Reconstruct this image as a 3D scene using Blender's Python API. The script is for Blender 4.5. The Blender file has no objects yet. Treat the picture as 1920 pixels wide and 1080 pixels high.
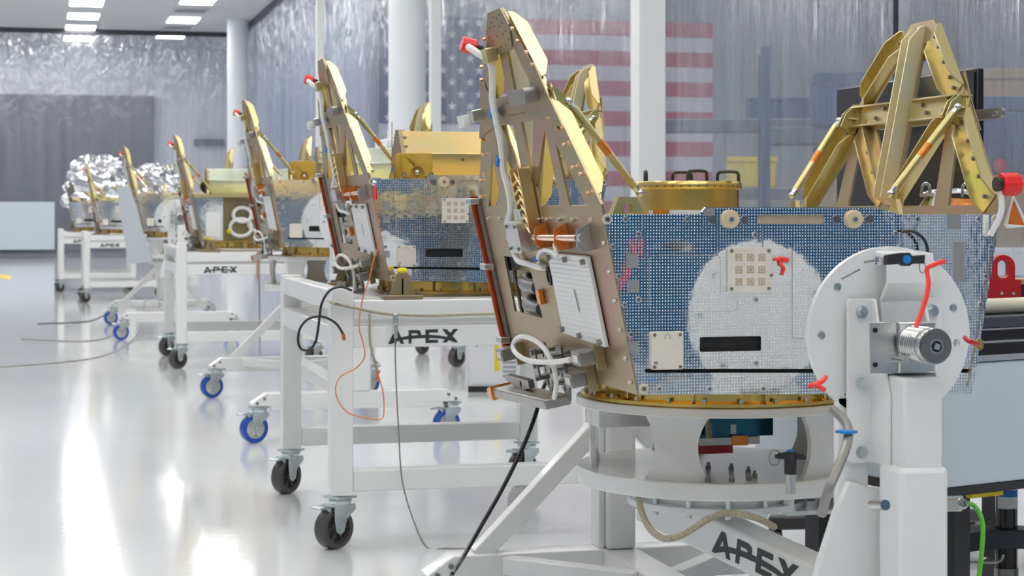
import bpy, math, random
from mathutils import Vector, Matrix
from mathutils.geometry import tessellate_polygon
random.seed(7)
SC = bpy.context.scene
COL = SC.collection
PI = math.pi

# ------------------------------------------------------------------ camera, world, exposure
FPX, CX, HY, CH = 3500.0, 960.0, 395.0, 1.2      # focal length in px of a 1920 wide frame, horizon row, eye height
TH = math.radians(14.3)                          # camera looks 14.3 deg right of the row of carts
CT, ST = math.cos(TH), math.sin(TH)
cam = bpy.data.cameras.new('camera'); camo = bpy.data.objects.new('camera', cam); COL.objects.link(camo)
cam.sensor_width = 36.0; cam.lens = FPX / 1920 * 36; cam.shift_y = (HY - 540) / 1920
camo.location = (0, 0, CH); camo.rotation_euler = (PI / 2, 0, -TH)
cam.clip_start = 0.05; cam.clip_end = 200
cam.dof.use_dof = True; cam.dof.focus_distance = 4.6; cam.dof.aperture_fstop = 10.0
SC.camera = camo
w = bpy.data.worlds.new('world'); SC.world = w; w.use_nodes = True
w.node_tree.nodes['Background'].inputs[0].default_value = (.8, .85, 1, 1)
w.node_tree.nodes['Background'].inputs[1].default_value = .25
SC.view_settings.view_transform = 'Standard'; SC.view_settings.look = 'None'
SC.view_settings.gamma = 1; SC.view_settings.use_curve_mapping = False
SC.view_settings.exposure = 0.25
SC.cycles.transparent_max_bounces = 24; SC.cycles.max_bounces = 10
SC.cycles.use_denoising = True
LAMP = 11.0                                       # radiance of the ceiling panels

def ray(px, py):
    u = (px - CX) / FPX; v = (HY - py) / FPX
    return (u * CT + ST, CT - u * ST, v)
def onp(px, py, n, p):
    r = ray(px, py); o = (0, 0, CH)
    t = sum(n[i] * (p[i] - o[i]) for i in range(3)) / sum(n[i] * r[i] for i in range(3))
    return Vector([o[i] + t * r[i] for i in range(3)])
def aty(px, py, y): return onp(px, py, (0, 1, 0), (0, y, 0))
def atx(px, py, x): return onp(px, py, (1, 0, 0), (x, 0, 0))
def atz(px, py, z): return onp(px, py, (0, 0, 1), (0, 0, z))
def atd(px, py, d):
    r = ray(px, py); return Vector((r[0] * d, r[1] * d, CH + r[2] * d))

# ------------------------------------------------------------------ materials
M = {}
def nt(name):
    m = bpy.data.materials.new(name); m.use_nodes = True
    t = m.node_tree; b = t.nodes['Principled BSDF']; M[name] = m
    return m, t, b
def N(t, typ, **k):
    n = t.nodes.new(typ)
    for a, v in k.items():
        if a.startswith('i_'):
            n.inputs[a[2:].replace('_', ' ')].default_value = v
        else: setattr(n, a, v)
    return n
def mat(name, col, metal=0., rough=.4, var=.0, scale=8., bump=0., bscale=60., coat=0., emit=0., spec=None, alpha=None, trans=0., stretch=None):
    m, t, b = nt(name)
    b.inputs['Base Color'].default_value = (*col, 1); b.inputs['Metallic'].default_value = metal
    b.inputs['Roughness'].default_value = rough; b.inputs['Coat Weight'].default_value = coat
    b.inputs['Coat Roughness'].default_value = .08
    if spec is not None: b.inputs['Specular IOR Level'].default_value = spec
    if trans: b.inputs['Transmission Weight'].default_value = trans
    if emit:
        b.inputs['Emission Color'].default_value = (*col, 1); b.inputs['Emission Strength'].default_value = emit
    tc = N(t, 'ShaderNodeTexCoord'); src = tc.outputs['Object']
    if stretch:
        mp = N(t, 'ShaderNodeMapping'); mp.inputs['Scale'].default_value = stretch
        t.links.new(src, mp.inputs[0]); src = mp.outputs[0]
    if var:
        n = N(t, 'ShaderNodeTexNoise'); n.inputs['Scale'].default_value = scale; n.inputs['Detail'].default_value = 4
        t.links.new(src, n.inputs['Vector'])
        r = N(t, 'ShaderNodeValToRGB')
        r.color_ramp.elements[0].position = .3; r.color_ramp.elements[1].position = .7
        r.color_ramp.elements[0].color = (*[c * (1 - var) for c in col], 1)
        r.color_ramp.elements[1].color = (*[min(1, c * (1 + var)) for c in col], 1)
        t.links.new(n.outputs[0], r.inputs[0]); t.links.new(r.outputs[0], b.inputs['Base Color'])
    if bump:
        n = N(t, 'ShaderNodeTexNoise'); n.inputs['Scale'].default_value = bscale; n.inputs['Detail'].default_value = 3
        t.links.new(src, n.inputs['Vector'])
        bp = N(t, 'ShaderNodeBump'); bp.inputs['Strength'].default_value = bump; bp.inputs['Distance'].default_value = .01
        t.links.new(n.outputs[0], bp.inputs['Height']); t.links.new(bp.outputs[0], b.inputs['Normal'])
    return m

def chromate(name, base, pink, green, metal, rough, scale):
    # chromate conversion coating: iridescent bands over gold tan
    m, t, b = nt(name)
    tc = N(t, 'ShaderNodeTexCoord')
    n = N(t, 'ShaderNodeTexNoise'); n.inputs['Scale'].default_value = scale; n.inputs['Detail'].default_value = 3; n.inputs['Distortion'].default_value = .6
    t.links.new(tc.outputs['Object'], n.inputs['Vector'])
    r = N(t, 'ShaderNodeValToRGB'); e = r.color_ramp.elements
    e[0].position = .30; e[0].color = (*green, 1); e[1].position = .72; e[1].color = (*pink, 1)
    q = e.new(.45); q.color = (*base, 1); q = e.new(.58); q.color = (*base, 1)
    t.links.new(n.outputs[0], r.inputs[0]); t.links.new(r.outputs[0], b.inputs['Base Color'])
    b.inputs['Metallic'].default_value = metal; b.inputs['Roughness'].default_value = rough
    n2 = N(t, 'ShaderNodeTexNoise'); n2.inputs['Scale'].default_value = 300; t.links.new(tc.outputs['Object'], n2.inputs['Vector'])
    bp = N(t, 'ShaderNodeBump'); bp.inputs['Strength'].default_value = .05; bp.inputs['Distance'].default_value = .002
    t.links.new(n2.outputs[0], bp.inputs['Height']); t.links.new(bp.outputs[0], b.inputs['Normal'])
    return m
chromate('chromate_tan', (.42, .32, .19), (.48, .28, .22), (.38, .36, .19), .88, .35, 4)
chromate('chromate_gold', (.62, .52, .25), (.64, .46, .28), (.55, .53, .22), .78, .34, 7)
chromate('chromate_pale', (.78, .71, .50), (.78, .66, .48), (.68, .72, .47), .55, .4, 6)
chromate('gold_box', (.80, .58, .26), (.80, .50, .26), (.66, .62, .34), .85, .28, 4)
mat('gold_bright', (.82, .56, .16), 1, .18, .12, 6)
mat('gold_lid', (.72, .54, .20), 1, .28, .15, 9)
mat('white_paint', (.80, .81, .80), 0, .28, .02, 3, coat=.4)
mat('white_rough', (.78, .79, .79), 0, .5)
mat('ring_white', (.76, .77, .76), 0, .22, coat=.5)
mat('steel', (.62, .62, .60), 1, .25, .08, 20)
mat('dark_steel', (.30, .29, .28), 1, .32)
mat('grey_metal', (.40, .385, .36), .85, .38, .1, 30)
mat('brushed', (.66, .66, .64), 1, .32, .05, 40)
mat('zinc', (.62, .68, .68), 1, .3, .2, 14)
mat('grey_anodised', (.33, .31, .28), .8, .4)
mat('bracket_tan', (.36, .28, .16), .75, .38)
mat('black_plastic', (.025, .024, .026), 0, .4)
mat('black_rubber', (.075, .068, .066), 0, .38)
mat('black_void', (.006, .006, .007), 0, .6)
mat('blue_rubber', (.010, .085, .46), 0, .35)
mat('blue_plastic', (.01, .22, .62), 0, .4)
mat('cream_plastic', (.74, .75, .68), 0, .4)
mat('red_plastic', (.80, .012, .012), 0, .35)
mat('red_paint', (.50, .008, .014), 0, .35)
mat('red_lanyard', (.95, .05, .03), 0, .5)
mat('orange_film', (.78, .26, .03), .35, .2, .2, 30)
mat('orange_paint', (.72, .20, .035), .2, .35)
mat('copper', (.70, .22, .08), .9, .18)
mat('copper_red', (.42, .06, .015), .75, .2, .15, 12)
mat('copper_light', (.90, .60, .40), 1, .2)
mat('white_cable', (.82, .82, .79), 0, .4)
mat('ceramic', (.74, .69, .60), 0, .45, .03, 30)
mat('ceramic_tan', (.52, .42, .30), .1, .4, .08, 60)
mat('disc_tan', (.70, .56, .37), .1, .42)
mat('white_panel', (.82, .82, .80), 0, .3)
mat('grey_tape', (.40, .39, .38), .6, .4)
mat('black_cable', (.012, .012, .016), 0, .35)
mat('grey_cable', (.30, .29, .27), .4, .4)
mat('braid', (.42, .38, .28), .4, .6, .3, 220, .5, 300)
mat('orange_wire', (.72, .20, .07), 0, .4)
mat('canvas', (.55, .36, .06), 0, .85, .12, 9, .5, 40)
mat('letter_grey', (.035, .038, .040), 0, .45)
mat('blue_film', (.02, .15, .36), .5, .25, .2, 12)
mat('teal_film', (.012, .12, .19), .6, .14, .35, 7)
mat('green_tube', (.10, .52, .02), 0, .3)
mat('yellow', (.80, .62, .01), 0, .45)
mat('ivory', (.72, .68, .52), 0, .4)
mat('blue_mat', (.06, .20, .42), 0, .4)
mat('grey_blue_panel', (.60, .67, .73), 0, .4)
mat('foil', (.86, .86, .88), 1, .12, 0, 1, .9, 14)
mat('grey_plate', (.52, .56, .60), 0, .4)
mat('screen_black', (.018, .016, .018), 0, .12)
mat('label_white', (.8, .8, .8), 0, .5)
mat('label_blue', (.03, .18, .5), 0, .5)
mat('duct_white', (.78, .81, .83), 0, .6)
mat('wall_paint', (.36, .38, .43), 0, .6)
mat('wall_lilac', (.52, .54, .66), 0, .6)
mat('wall_dark', (.16, .16, .185), 0, .6)
mat('reflected_blue', (.005, .105, .22), 0, .5)
mat('wall_white', (.80, .81, .83), 0, .5)
mat('ceiling_tile', (.62, .63, .63), 0, .7)
mat('rail_dark', (.05, .05, .06), 0, .5)
mat('flag_red', (.50, .025, .07), 0, .7)
mat('flag_white', (.72, .70, .74), 0, .7)
mat('flag_blue', (.03, .05, .16), 0, .7)
mat('rack_blue', (.015, .05, .16), 0, .5)
mat('rack_orange', (.10, .11, .16), 0, .5)
mat('box_grey', (.32, .34, .38), 0, .6)
mat('box_brown', (.38, .25, .13), 0, .8)
mat('box_white', (.75, .76, .78), 0, .5)
mat('box_dark', (.05, .055, .07), 0, .5)
mat('iridescent', (.72, .78, .62), .7, .25, .3, 5)

def lamp_mat(name, strength, col=(1, .98, .95)):
    m, t, b = nt(name); t.nodes.remove(b)
    e = N(t, 'ShaderNodeEmission'); e.inputs[0].default_value = (*col, 1); e.inputs[1].default_value = strength
    t.links.new(e.outputs[0], t.nodes['Material Output'].inputs[0])
lamp_mat('lamp_panel', LAMP)

def dimple_mat(name, col, rough):
    # mirror film pressed into a fine square grid of dimples
    m, t, b = nt(name)
    b.inputs['Base Color'].default_value = (*col, 1); b.inputs['Metallic'].default_value = 1; b.inputs['Roughness'].default_value = rough
    tc = N(t, 'ShaderNodeTexCoord')
    mp = N(t, 'ShaderNodeMapping'); k = 1 / .0064
    mp.inputs['Scale'].default_value = (k, k, k); t.links.new(tc.outputs['Object'], mp.inputs[0])
    fr = N(t, 'ShaderNodeVectorMath', operation='FRACTION'); t.links.new(mp.outputs[0], fr.inputs[0])
    su = N(t, 'ShaderNodeVectorMath', operation='SUBTRACT'); su.inputs[1].default_value = (.5, .5, .5); t.links.new(fr.outputs[0], su.inputs[0])
    mu = N(t, 'ShaderNodeVectorMath', operation='MULTIPLY'); mu.inputs[1].default_value = (1, 0, 1); t.links.new(su.outputs[0], mu.inputs[0])
    le = N(t, 'ShaderNodeVectorMath', operation='LENGTH'); t.links.new(mu.outputs[0], le.inputs[0])
    mr = N(t, 'ShaderNodeMapRange', interpolation_type='SMOOTHERSTEP')
    mr.inputs['From Min'].default_value = .0; mr.inputs['From Max'].default_value = .25
    mr.inputs['To Min'].default_value = 1; mr.inputs['To Max'].default_value = 0
    t.links.new(le.outputs['Value'], mr.inputs['Value'])
    n = N(t, 'ShaderNodeTexNoise'); n.inputs['Scale'].default_value = 26; n.inputs['Detail'].default_value = 2
    t.links.new(tc.outputs['Object'], n.inputs['Vector'])
    b1 = N(t, 'ShaderNodeBump'); b1.inputs['Strength'].default_value = .2; b1.inputs['Distance'].default_value = .0018
    t.links.new(n.outputs[0], b1.inputs['Height'])
    b2 = N(t, 'ShaderNodeBump'); b2.inputs['Strength'].default_value = 1.0; b2.inputs['Distance'].default_value = .0009
    t.links.new(mr.outputs[0], b2.inputs['Height']); t.links.new(b1.outputs[0], b2.inputs['Normal'])
    t.links.new(b2.outputs[0], b.inputs['Normal'])
dimple_mat('mirror_film', (.86, .88, .90), .07)

def floor_mat():
    m, t, b = nt('floor_epoxy')
    b.inputs['Base Color'].default_value = (.72, .735, .745, 1); b.inputs['Roughness'].default_value = .10
    b.inputs['Specular IOR Level'].default_value = .6; b.inputs['Coat Weight'].default_value = .3; b.inputs['Coat Roughness'].default_value = .06
    tc = N(t, 'ShaderNodeTexCoord')
    n = N(t, 'ShaderNodeTexNoise'); n.inputs['Scale'].default_value = 35; n.inputs['Detail'].default_value = 5
    t.links.new(tc.outputs['Object'], n.inputs['Vector'])
    bp = N(t, 'ShaderNodeBump'); bp.inputs['Strength'].default_value = .05; bp.inputs['Distance'].default_value = .006
    t.links.new(n.outputs[0], bp.inputs['Height']); t.links.new(bp.outputs[0], b.inputs['Normal']); t.links.new(bp.outputs[0], b.inputs['Coat Normal'])
    n2 = N(t, 'ShaderNodeTexNoise'); n2.inputs['Scale'].default_value = .6; n2.inputs['Detail'].default_value = 4
    t.links.new(tc.outputs['Object'], n2.inputs['Vector'])
    r = N(t, 'ShaderNodeValToRGB'); e = r.color_ramp.elements
    e[0].position = .35; e[0].color = (.74, .76, .77, 1); e[1].position = .7; e[1].color = (.82, .835, .845, 1)
    t.links.new(n2.outputs[0], r.inputs[0]); t.links.new(r.outputs[0], b.inputs['Base Color'])
floor_mat()

def curtain_mat(name, axis, clear, tint, haze):
    # clear PVC sheet: see-through, glossy, a little milky, with vertical drape streaks
    m, t, b = nt(name); t.nodes.remove(b)
    out = t.nodes['Material Output']
    tc = N(t, 'ShaderNodeTexCoord'); mp = N(t, 'ShaderNodeMapping')
    mp.inputs['Scale'].default_value = (3.2, 3.2, .22); t.links.new(tc.outputs['Object'], mp.inputs[0])
    n = N(t, 'ShaderNodeTexNoise'); n.inputs['Scale'].default_value = 1.6; n.inputs['Detail'].default_value = 6; n.inputs['Roughness'].default_value = .62
    t.links.new(mp.outputs[0], n.inputs['Vector'])
    b0 = N(t, 'ShaderNodeBump'); b0.inputs['Strength'].default_value = .9; b0.inputs['Distance'].default_value = .05
    t.links.new(n.outputs[0], b0.inputs['Height'])
    n3 = N(t, 'ShaderNodeTexNoise'); n3.inputs['Scale'].default_value = 3.4; n3.inputs['Detail'].default_value = 2; n3.inputs['Distortion'].default_value = .8
    mp3 = N(t, 'ShaderNodeMapping'); mp3.inputs['Scale'].default_value = (1, 1, .55); t.links.new(tc.outputs['Object'], mp3.inputs[0]); t.links.new(mp3.outputs[0], n3.inputs['Vector'])
    sx = N(t, 'ShaderNodeSeparateXYZ'); t.links.new(tc.outputs['Object'], sx.inputs[0])
    mz = N(t, 'ShaderNodeMapRange'); mz.inputs['From Min'].default_value = 3.0; mz.inputs['From Max'].default_value = 5.6; t.links.new(sx.outputs['Z'], mz.inputs['Value'])
    bp = N(t, 'ShaderNodeBump'); bp.inputs['Distance'].default_value = .22
    t.links.new(mz.outputs[0], bp.inputs['Strength']); t.links.new(n3.outputs[0], bp.inputs['Height']); t.links.new(b0.outputs[0], bp.inputs['Normal'])
    g = N(t, 'ShaderNodeBsdfGlossy'); g.inputs['Roughness'].default_value = .07; g.inputs['Color'].default_value = (.95, .97, 1, 1)
    t.links.new(bp.outputs[0], g.inputs['Normal'])
    tr = N(t, 'ShaderNodeBsdfTransparent'); tr.inputs['Color'].default_value = (*tint, 1)
    df = N(t, 'ShaderNodeBsdfDiffuse'); df.inputs['Color'].default_value = (*haze, 1)
    r = N(t, 'ShaderNodeMapRange'); r.inputs['From Min'].default_value = .35; r.inputs['From Max'].default_value = .7
    r.inputs['To Min'].default_value = 1 - clear - .10; r.inputs['To Max'].default_value = 1 - clear + .12
    t.links.new(n.outputs[0], r.inputs['Value'])
    m1 = N(t, 'ShaderNodeMixShader'); t.links.new(r.outputs[0], m1.inputs[0]); t.links.new(tr.outputs[0], m1.inputs[1]); t.links.new(df.outputs[0], m1.inputs[2])
    fr = N(t, 'ShaderNodeFresnel'); fr.inputs['IOR'].default_value = 1.5; t.links.new(bp.outputs[0], fr.inputs['Normal'])
    ad = N(t, 'ShaderNodeMath', operation='MINIMUM'); ad.inputs[1].default_value = .35; t.links.new(fr.outputs[0], ad.inputs[0])
    mx = N(t, 'ShaderNodeMath', operation='MULTIPLY_ADD'); mx.inputs[1].default_value = .10; mx.inputs[2].default_value = 0; t.links.new(mz.outputs[0], mx.inputs[0])
    ma = N(t, 'ShaderNodeMath', operation='ADD'); t.links.new(ad.outputs[0], ma.inputs[0]); t.links.new(mx.outputs[0], ma.inputs[1])
    m2 = N(t, 'ShaderNodeMixShader'); t.links.new(ma.outputs[0], m2.inputs[0]); t.links.new(m1.outputs[0], m2.inputs[1]); t.links.new(g.outputs[0], m2.inputs[2])
    t.links.new(m2.outputs[0], out.inputs[0])
curtain_mat('pvc_side', 1, .90, (.90, .93, .98), (.40, .43, .52))
curtain_mat('pvc_far', 0, .80, (.92, .94, .98), (.50, .53, .60))

# ------------------------------------------------------------------ mesh builder
class MB:
    def __init__(s): s.v = []; s.f = []
    def add(s, vs, fs):
        o = len(s.v); s.v += [tuple(p) for p in vs]; s.f += [tuple(i + o for i in f) for f in fs]; return s
    def box(s, x0, x1, y0, y1, z0, z1):
        return s.add([(x0, y0, z0), (x1, y0, z0), (x1, y1, z0), (x0, y1, z0), (x0, y0, z1), (x1, y0, z1), (x1, y1, z1), (x0, y1, z1)],
                     [(0, 3, 2, 1), (4, 5, 6, 7), (0, 1, 5, 4), (1, 2, 6, 5), (2, 3, 7, 6), (3, 0, 4, 7)])
    def bar(s, p, q, w_, h_, up=(0, 0, 1)):
        p, q = Vector(p), Vector(q); d = (q - p).normalized(); u = Vector(up)
        if abs(d.dot(u)) > .98: u = Vector((0, 1, 0))
        r = d.cross(u).normalized(); u = r.cross(d)
        vs = [c + r * a * w_ / 2 + u * b * h_ / 2 for c in (p, q) for a, b in ((-1, -1), (1, -1), (1, 1), (-1, 1))]
        return s.add(vs, [(0, 1, 2, 3), (7, 6, 5, 4), (0, 4, 5, 1), (1, 5, 6, 2), (2, 6, 7, 3), (3, 7, 4, 0)])
    def cyl(s, p, q, r0, r1=None, n=20, caps=True):
        r1 = r0 if r1 is None else r1
        p, q = Vector(p), Vector(q); d = (q - p).normalized()
        u = d.orthogonal().normalized(); v = d.cross(u)
        vs = []
        for c, r in ((p, r0), (q, r1)):
            for i in range(n):
                a = 2 * PI * i / n; vs.append(c + (u * math.cos(a) + v * math.sin(a)) * r)
        fs = [(i, (i + 1) % n, n + (i + 1) % n, n + i) for i in range(n)]
        if caps: fs += [tuple(range(n - 1, -1, -1)), tuple(range(n, 2 * n))]
        return s.add(vs, fs)
    def tube(s, pts, r, n=8, smooth=4):
        P = [Vector(p) for p in pts]
        if smooth > 1 and len(P) > 2:
            Q = []
            for i in range(len(P) - 1):
                a, b, c, d = P[max(i - 1, 0)], P[i], P[i + 1], P[min(i + 2, len(P) - 1)]
                for k in range(smooth):
                    t = k / smooth
                    Q.append(.5 * ((2 * b) + (c - a) * t + (2 * a - 5 * b + 4 * c - d) * t * t + (3 * b - a - 3 * c + d) * t ** 3))
            P = Q + [P[-1]]
        u = None; vs = []
        for i, p in enumerate(P):
            d = (P[min(i + 1, len(P) - 1)] - P[max(i - 1, 0)])
            d = d.normalized() if d.length > 1e-9 else Vector((0, 0, 1))
            u = d.orthogonal().normalized() if u is None else (u - d * u.dot(d)).normalized()
            v = d.cross(u)
            for k in range(n):
                a = 2 * PI * k / n; vs.append(p + (u * math.cos(a) + v * math.sin(a)) * r)
        fs = []
        for i in range(len(P) - 1):
            for k in range(n):
                fs.append((i * n + k, i * n + (k + 1) % n, (i + 1) * n + (k + 1) % n, (i + 1) * n + k))
        fs += [tuple(range(n - 1, -1, -1)), tuple(range((len(P) - 1) * n, len(P) * n))]
        return s.add(vs, fs)
    def prism(s, loops, f, n0, n1):
        # loops: outer outline then holes, in 2-D; f(a, b, n) maps to 3-D
        L = [[Vector((a, b, 0)) for a, b in l] for l in loops]
        flat = [p for l in L for p in l]; k = len(flat)
        tri = tessellate_polygon(L)
        vs = [f(p.x, p.y, n0) for p in flat] + [f(p.x, p.y, n1) for p in flat]
        fs = [tuple(t) for t in tri] + [tuple(i + k for i in reversed(t)) for t in tri]
        o = 0
        for l in L:
            m = len(l)
            for i in range(m): fs.append((o + i, o + (i + 1) % m, k + o + (i + 1) % m, k + o + i))
            o += m
        return s.add(vs, fs)
    def lathe(s, prof, f=None, n=48, a0=0, a1=2 * PI):
        # profile (r, z) spun about z; f maps points
        f = f or (lambda p: p); full = abs(a1 - a0 - 2 * PI) < 1e-6
        m = n if full else n + 1; vs = []
        for i in range(m):
            a = a0 + (a1 - a0) * i / n
            for r, z in prof: vs.append(f(Vector((r * math.cos(a), r * math.sin(a), z))))
        k = len(prof); fs = []
        for i in range(n):
            j = (i + 1) % m
            for q in range(k - 1): fs.append((i * k + q, j * k + q, j * k + q + 1, i * k + q + 1))
        return s.add(vs, fs)
    def ball(s, c, r, n=12, sx=1, sy=1, sz=1):
        c = Vector(c); prof = [(max(1e-5, math.sin(PI * i / n)) * r, -math.cos(PI * i / n) * r) for i in range(n + 1)]
        return s.lathe(prof, lambda p: Vector((p.x * sx, p.y * sy, p.z * sz)) + c, n * 2)
    def build(s, name, material, parent=None, bevel=0., flat=False, loc=None, rot=None):
        me = bpy.data.meshes.new(name); me.from_pydata(s.v, [], s.f); me.validate(); me.update()
        import bmesh
        bm = bmesh.new(); bm.from_mesh(me); bmesh.ops.recalc_face_normals(bm, faces=bm.faces); bm.to_mesh(me); bm.free()
        me.materials.append(M[material])
        if not flat:
            me.shade_smooth(); me.set_sharp_from_angle(angle=math.radians(35))
        o = bpy.data.objects.new(name, me); COL.objects.link(o)
        if parent: o.parent = parent
        if loc is not None: o.location = loc
        if rot is not None: o.rotation_euler = rot
        if bevel:
            b = o.modifiers.new('bevel', 'BEVEL'); b.width = bevel; b.segments = 2; b.limit_method = 'ANGLE'
        return o
def tag(o, label=None, cat=None, group=None, kind=None):
    for k, v in (('label', label), ('category', cat), ('group', group), ('kind', kind)):
        if v: o[k] = v
    return o
def empty(name, loc, rz=0., **k):
    o = bpy.data.objects.new(name, None); COL.objects.link(o); o.location = loc; o.rotation_euler = (0, 0, rz)
    o.empty_display_size = .1
    return tag(o, **k)
KIDS = {}
def kids(o): return [c for c in COL.objects if c.parent == o]
def copy_tree(o, parent=None, skip=()):
    c = o.copy(); COL.objects.link(c); c.parent = parent
    for ch in kids(o):
        if ch.name.split('.')[0] in skip: continue
        copy_tree(ch, c, skip)
    return c
def struct(mb, name, m, **k): return tag(mb.build(name, m, **k), kind='structure')
def circ(cx, cy, r, n=24, a0=0, a1=2 * PI):
    return [(cx + r * math.cos(a0 + (a1 - a0) * i / n), cy + r * math.sin(a0 + (a1 - a0) * i / n)) for i in range(n)]
def rrect(x0, y0, x1, y1, r, n=5):
    o = []
    for cx, cy, a in ((x1 - r, y1 - r, 0), (x0 + r, y1 - r, PI / 2), (x0 + r, y0 + r, PI), (x1 - r, y0 + r, 1.5 * PI)):
        o += [(cx + r * math.cos(a + PI / 2 * i / n), cy + r * math.sin(a + PI / 2 * i / n)) for i in range(n + 1)]
    return o
XY = lambda a, b, n: Vector((a, b, n))
XZ = lambda a, b, n: Vector((a, n, b))
YZ = lambda a, b, n: Vector((n, a, b))

# ------------------------------------------------------------------ the room
RX, CEIL, FARY, LX, BY = 5.2, 5.9, 49.6, -5.5, -7.5
struct(MB().box(LX - 2, 20, BY - 1, 64, -.1, 0), 'floor', 'floor_epoxy', flat=True)
struct(MB().box(LX - 2, 20, BY - 1, 64, CEIL, CEIL + .1), 'ceiling', 'ceiling_tile', flat=True)
struct(MB().box(LX - .1, LX, BY, 63, 0, CEIL), 'wall_left', 'wall_paint', flat=True)
struct(MB().box(LX, 20, BY - .1, BY, 0, CEIL), 'wall_back', 'reflected_blue', flat=True)  # unseen wall behind the camera, made blue for the mirror film to reflect
struct(MB().box(LX, 6.4, 54.9, 55, 0, CEIL), 'wall_far', 'wall_white', flat=True)
struct(MB().box(7.3, 8.0, BY - .0, BY + .05, 0, 2.4), 'reflection_board', 'wall_white', flat=True)  # unseen white board, added for the nearest front panel to reflect
struct(MB().box(5.9, 6.0, 34.2, 63, 0, CEIL), 'wall_corridor', 'wall_lilac', flat=True)
struct(MB().box(6.0, 20, 34.2, 34.3, 0, CEIL), 'wall_bay', 'wall_paint', flat=True)
struct(MB().box(18, 18.1, BY, 34.2, 0, CEIL), 'wall_right', 'wall_paint', flat=True)
def sheet(x0, y0, x1, y1, z0, z1, amp, lam):
    L = math.hypot(x1 - x0, y1 - y0); n = int(L / .09); nx, ny = -(y1 - y0) / L, (x1 - x0) / L
    mb = MB(); vs = []
    for i in range(n + 1):
        t = i / n; d = t * L
        k = amp * (math.sin(d / lam * 2 * PI) + .6 * math.sin(d / lam * 2.7 + 1.3) + .4 * math.sin(d / lam * 9.1))
        for z, q in ((z0, 1.2), ((z0 + z1) / 2, 1.), (z1, .5)):
            vs.append((x0 + (x1 - x0) * t + nx * k * q, y0 + (y1 - y0) * t + ny * k * q, z))
    fs = []
    for i in range(n):
        for q in range(2): fs.append((i * 3 + q, i * 3 + 3 + q, i * 3 + 4 + q, i * 3 + 1 + q))
    return mb.add(vs, fs)
struct(sheet(RX, BY + .1, RX, FARY, .04, CEIL - .12, .010, .55), 'wall_curtain', 'pvc_side')
struct(sheet(LX + .1, FARY, RX, FARY, .04, CEIL - .12, .012, .6), 'wall_partition', 'pvc_far')
struct(MB().box(RX - .06, RX + .06, BY, FARY + .06, CEIL - .12, CEIL), 'trim_1', 'rail_dark', flat=True)
struct(MB().box(LX, RX, FARY - .06, FARY + .06, CEIL - .12, CEIL), 'trim_2', 'rail_dark', flat=True)
# dark roll-up doorway and pale low panels far away behind and before the far curtain
struct(MB().box(-4.9, 3.3, 54.6, 54.88, .1, 4.5), 'door_1', 'wall_dark', flat=True)
struct(MB().box(LX, .45, 48.6, 49.3, .22, 1.42), 'trim_3', 'grey_blue_panel', flat=True)
struct(MB().box(4.45, 5.3, 54.7, 54.88, 3.1, 3.28), 'trim_4', 'wall_dark', flat=True)
# light panels set in the ceiling
def light(x, y, wx=.72, ly=1.35):
    t = empty('ceiling_light', (x, y, CEIL), cat='ceiling light', group='ceiling light panels')
    fr = MB().box(-wx / 2 - .03, wx / 2 + .03, -ly / 2 - .03, ly / 2 + .03, -.02, 0); fr.build('frame', 'white_rough', t, flat=True)
    MB().box(-wx / 2, wx / 2, -ly / 2, ly / 2, -.03, -.021).build('diffuser', 'lamp_panel', t, flat=True)
    return t
NL = 0
for x, y0, dy, lab in ((1.1, 49.1, 3.0, 'lit ceiling panel, left row of lights'), (3.5, 46.4, 4.3, 'lit ceiling panel, row nearer the side curtain'),
                       (-1.4, 48.1, 4.5, 'lit white ceiling panel left of the picture'), (-3.8, 46.4, 4.5, 'lit white ceiling panel along the left wall')):
    y = y0 + dy
    while y > BY + .5:
        l = light(x, y)
        where = ''
        d = x * ST + y * CT
        if x > 0 and 41 < d < 55:
            k = round((y - y0) / dy)
            where = {0: ', just this side of the far curtain', 1: ', seen through the far curtain', -1: ', second in front of the far curtain', -2: ', third in front of the far curtain'}.get(k, ', far beyond the curtain')
            l['label'] = lab + where
        else: l['label'] = lab + ', outside the view'
        y -= dy
for x in (8.5, 13.5):
    for k in range(7):
        l = light(x, -4 + k * 5.6, .9, 1.4); l['label'] = 'lit ceiling panel beyond the clear side curtain'
for x, y in ((3.5, 48.3), (3.5, 44.2)):
    v = empty('ceiling_vent', (x, y, CEIL), label='grey slotted ceiling vent ' + ('between the two far lights' if y > 46 else 'nearest the camera, above the right light row'), cat='vent')
    MB().box(-.4, .4, -.4, .4, -.025, 0).build('frame', 'brushed', v, flat=True)
    g = MB()
    for i in range(6): g.box(-.34, .34, -.33 + i * .12, -.27 + i * .12, -.035, -.026)
    g.build('grille', 'box_grey', v, flat=True)
# ducts and posts along the side curtain
def duct(x, y, r, z0, label):
    prof = []
    n = 60
    for i in range(n):
        z = z0 + (CEIL - z0) * i / n; dz = (CEIL - z0) / n
        prof += [(r, z), (r * 1.012, z + dz * .3), (r, z + dz * .6)]
    prof += [(r, CEIL), (r * 1.12, CEIL - .001), (r * 1.12, CEIL)]
    b = MB().lathe(prof, None, 40)
    d = empty('air_duct', (x, y, 0), label=label, cat='duct')
    b.build('sleeve', 'duct_white', d)
    MB().lathe([(r * 1.03, z0 - .05), (r * 1.06, z0 - .05), (r * 1.06, z0 + .08), (r * 1.03, z0 + .08)], None, 40).build('collar', 'white_rough', d)
    MB().box(-r * 1.5, r * 1.5, -r * 1.5, r * 1.5, 0.0, z0 - .05).build('return_box', 'white_rough', d, bevel=.03)
    return d
duct(4.82, 24.6, .25, 2.2, 'wide white corrugated air duct hanging left of the flag')
duct(4.80, 46.2, .25, .9, 'white corrugated air duct at the far corner of the curtains')
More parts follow.
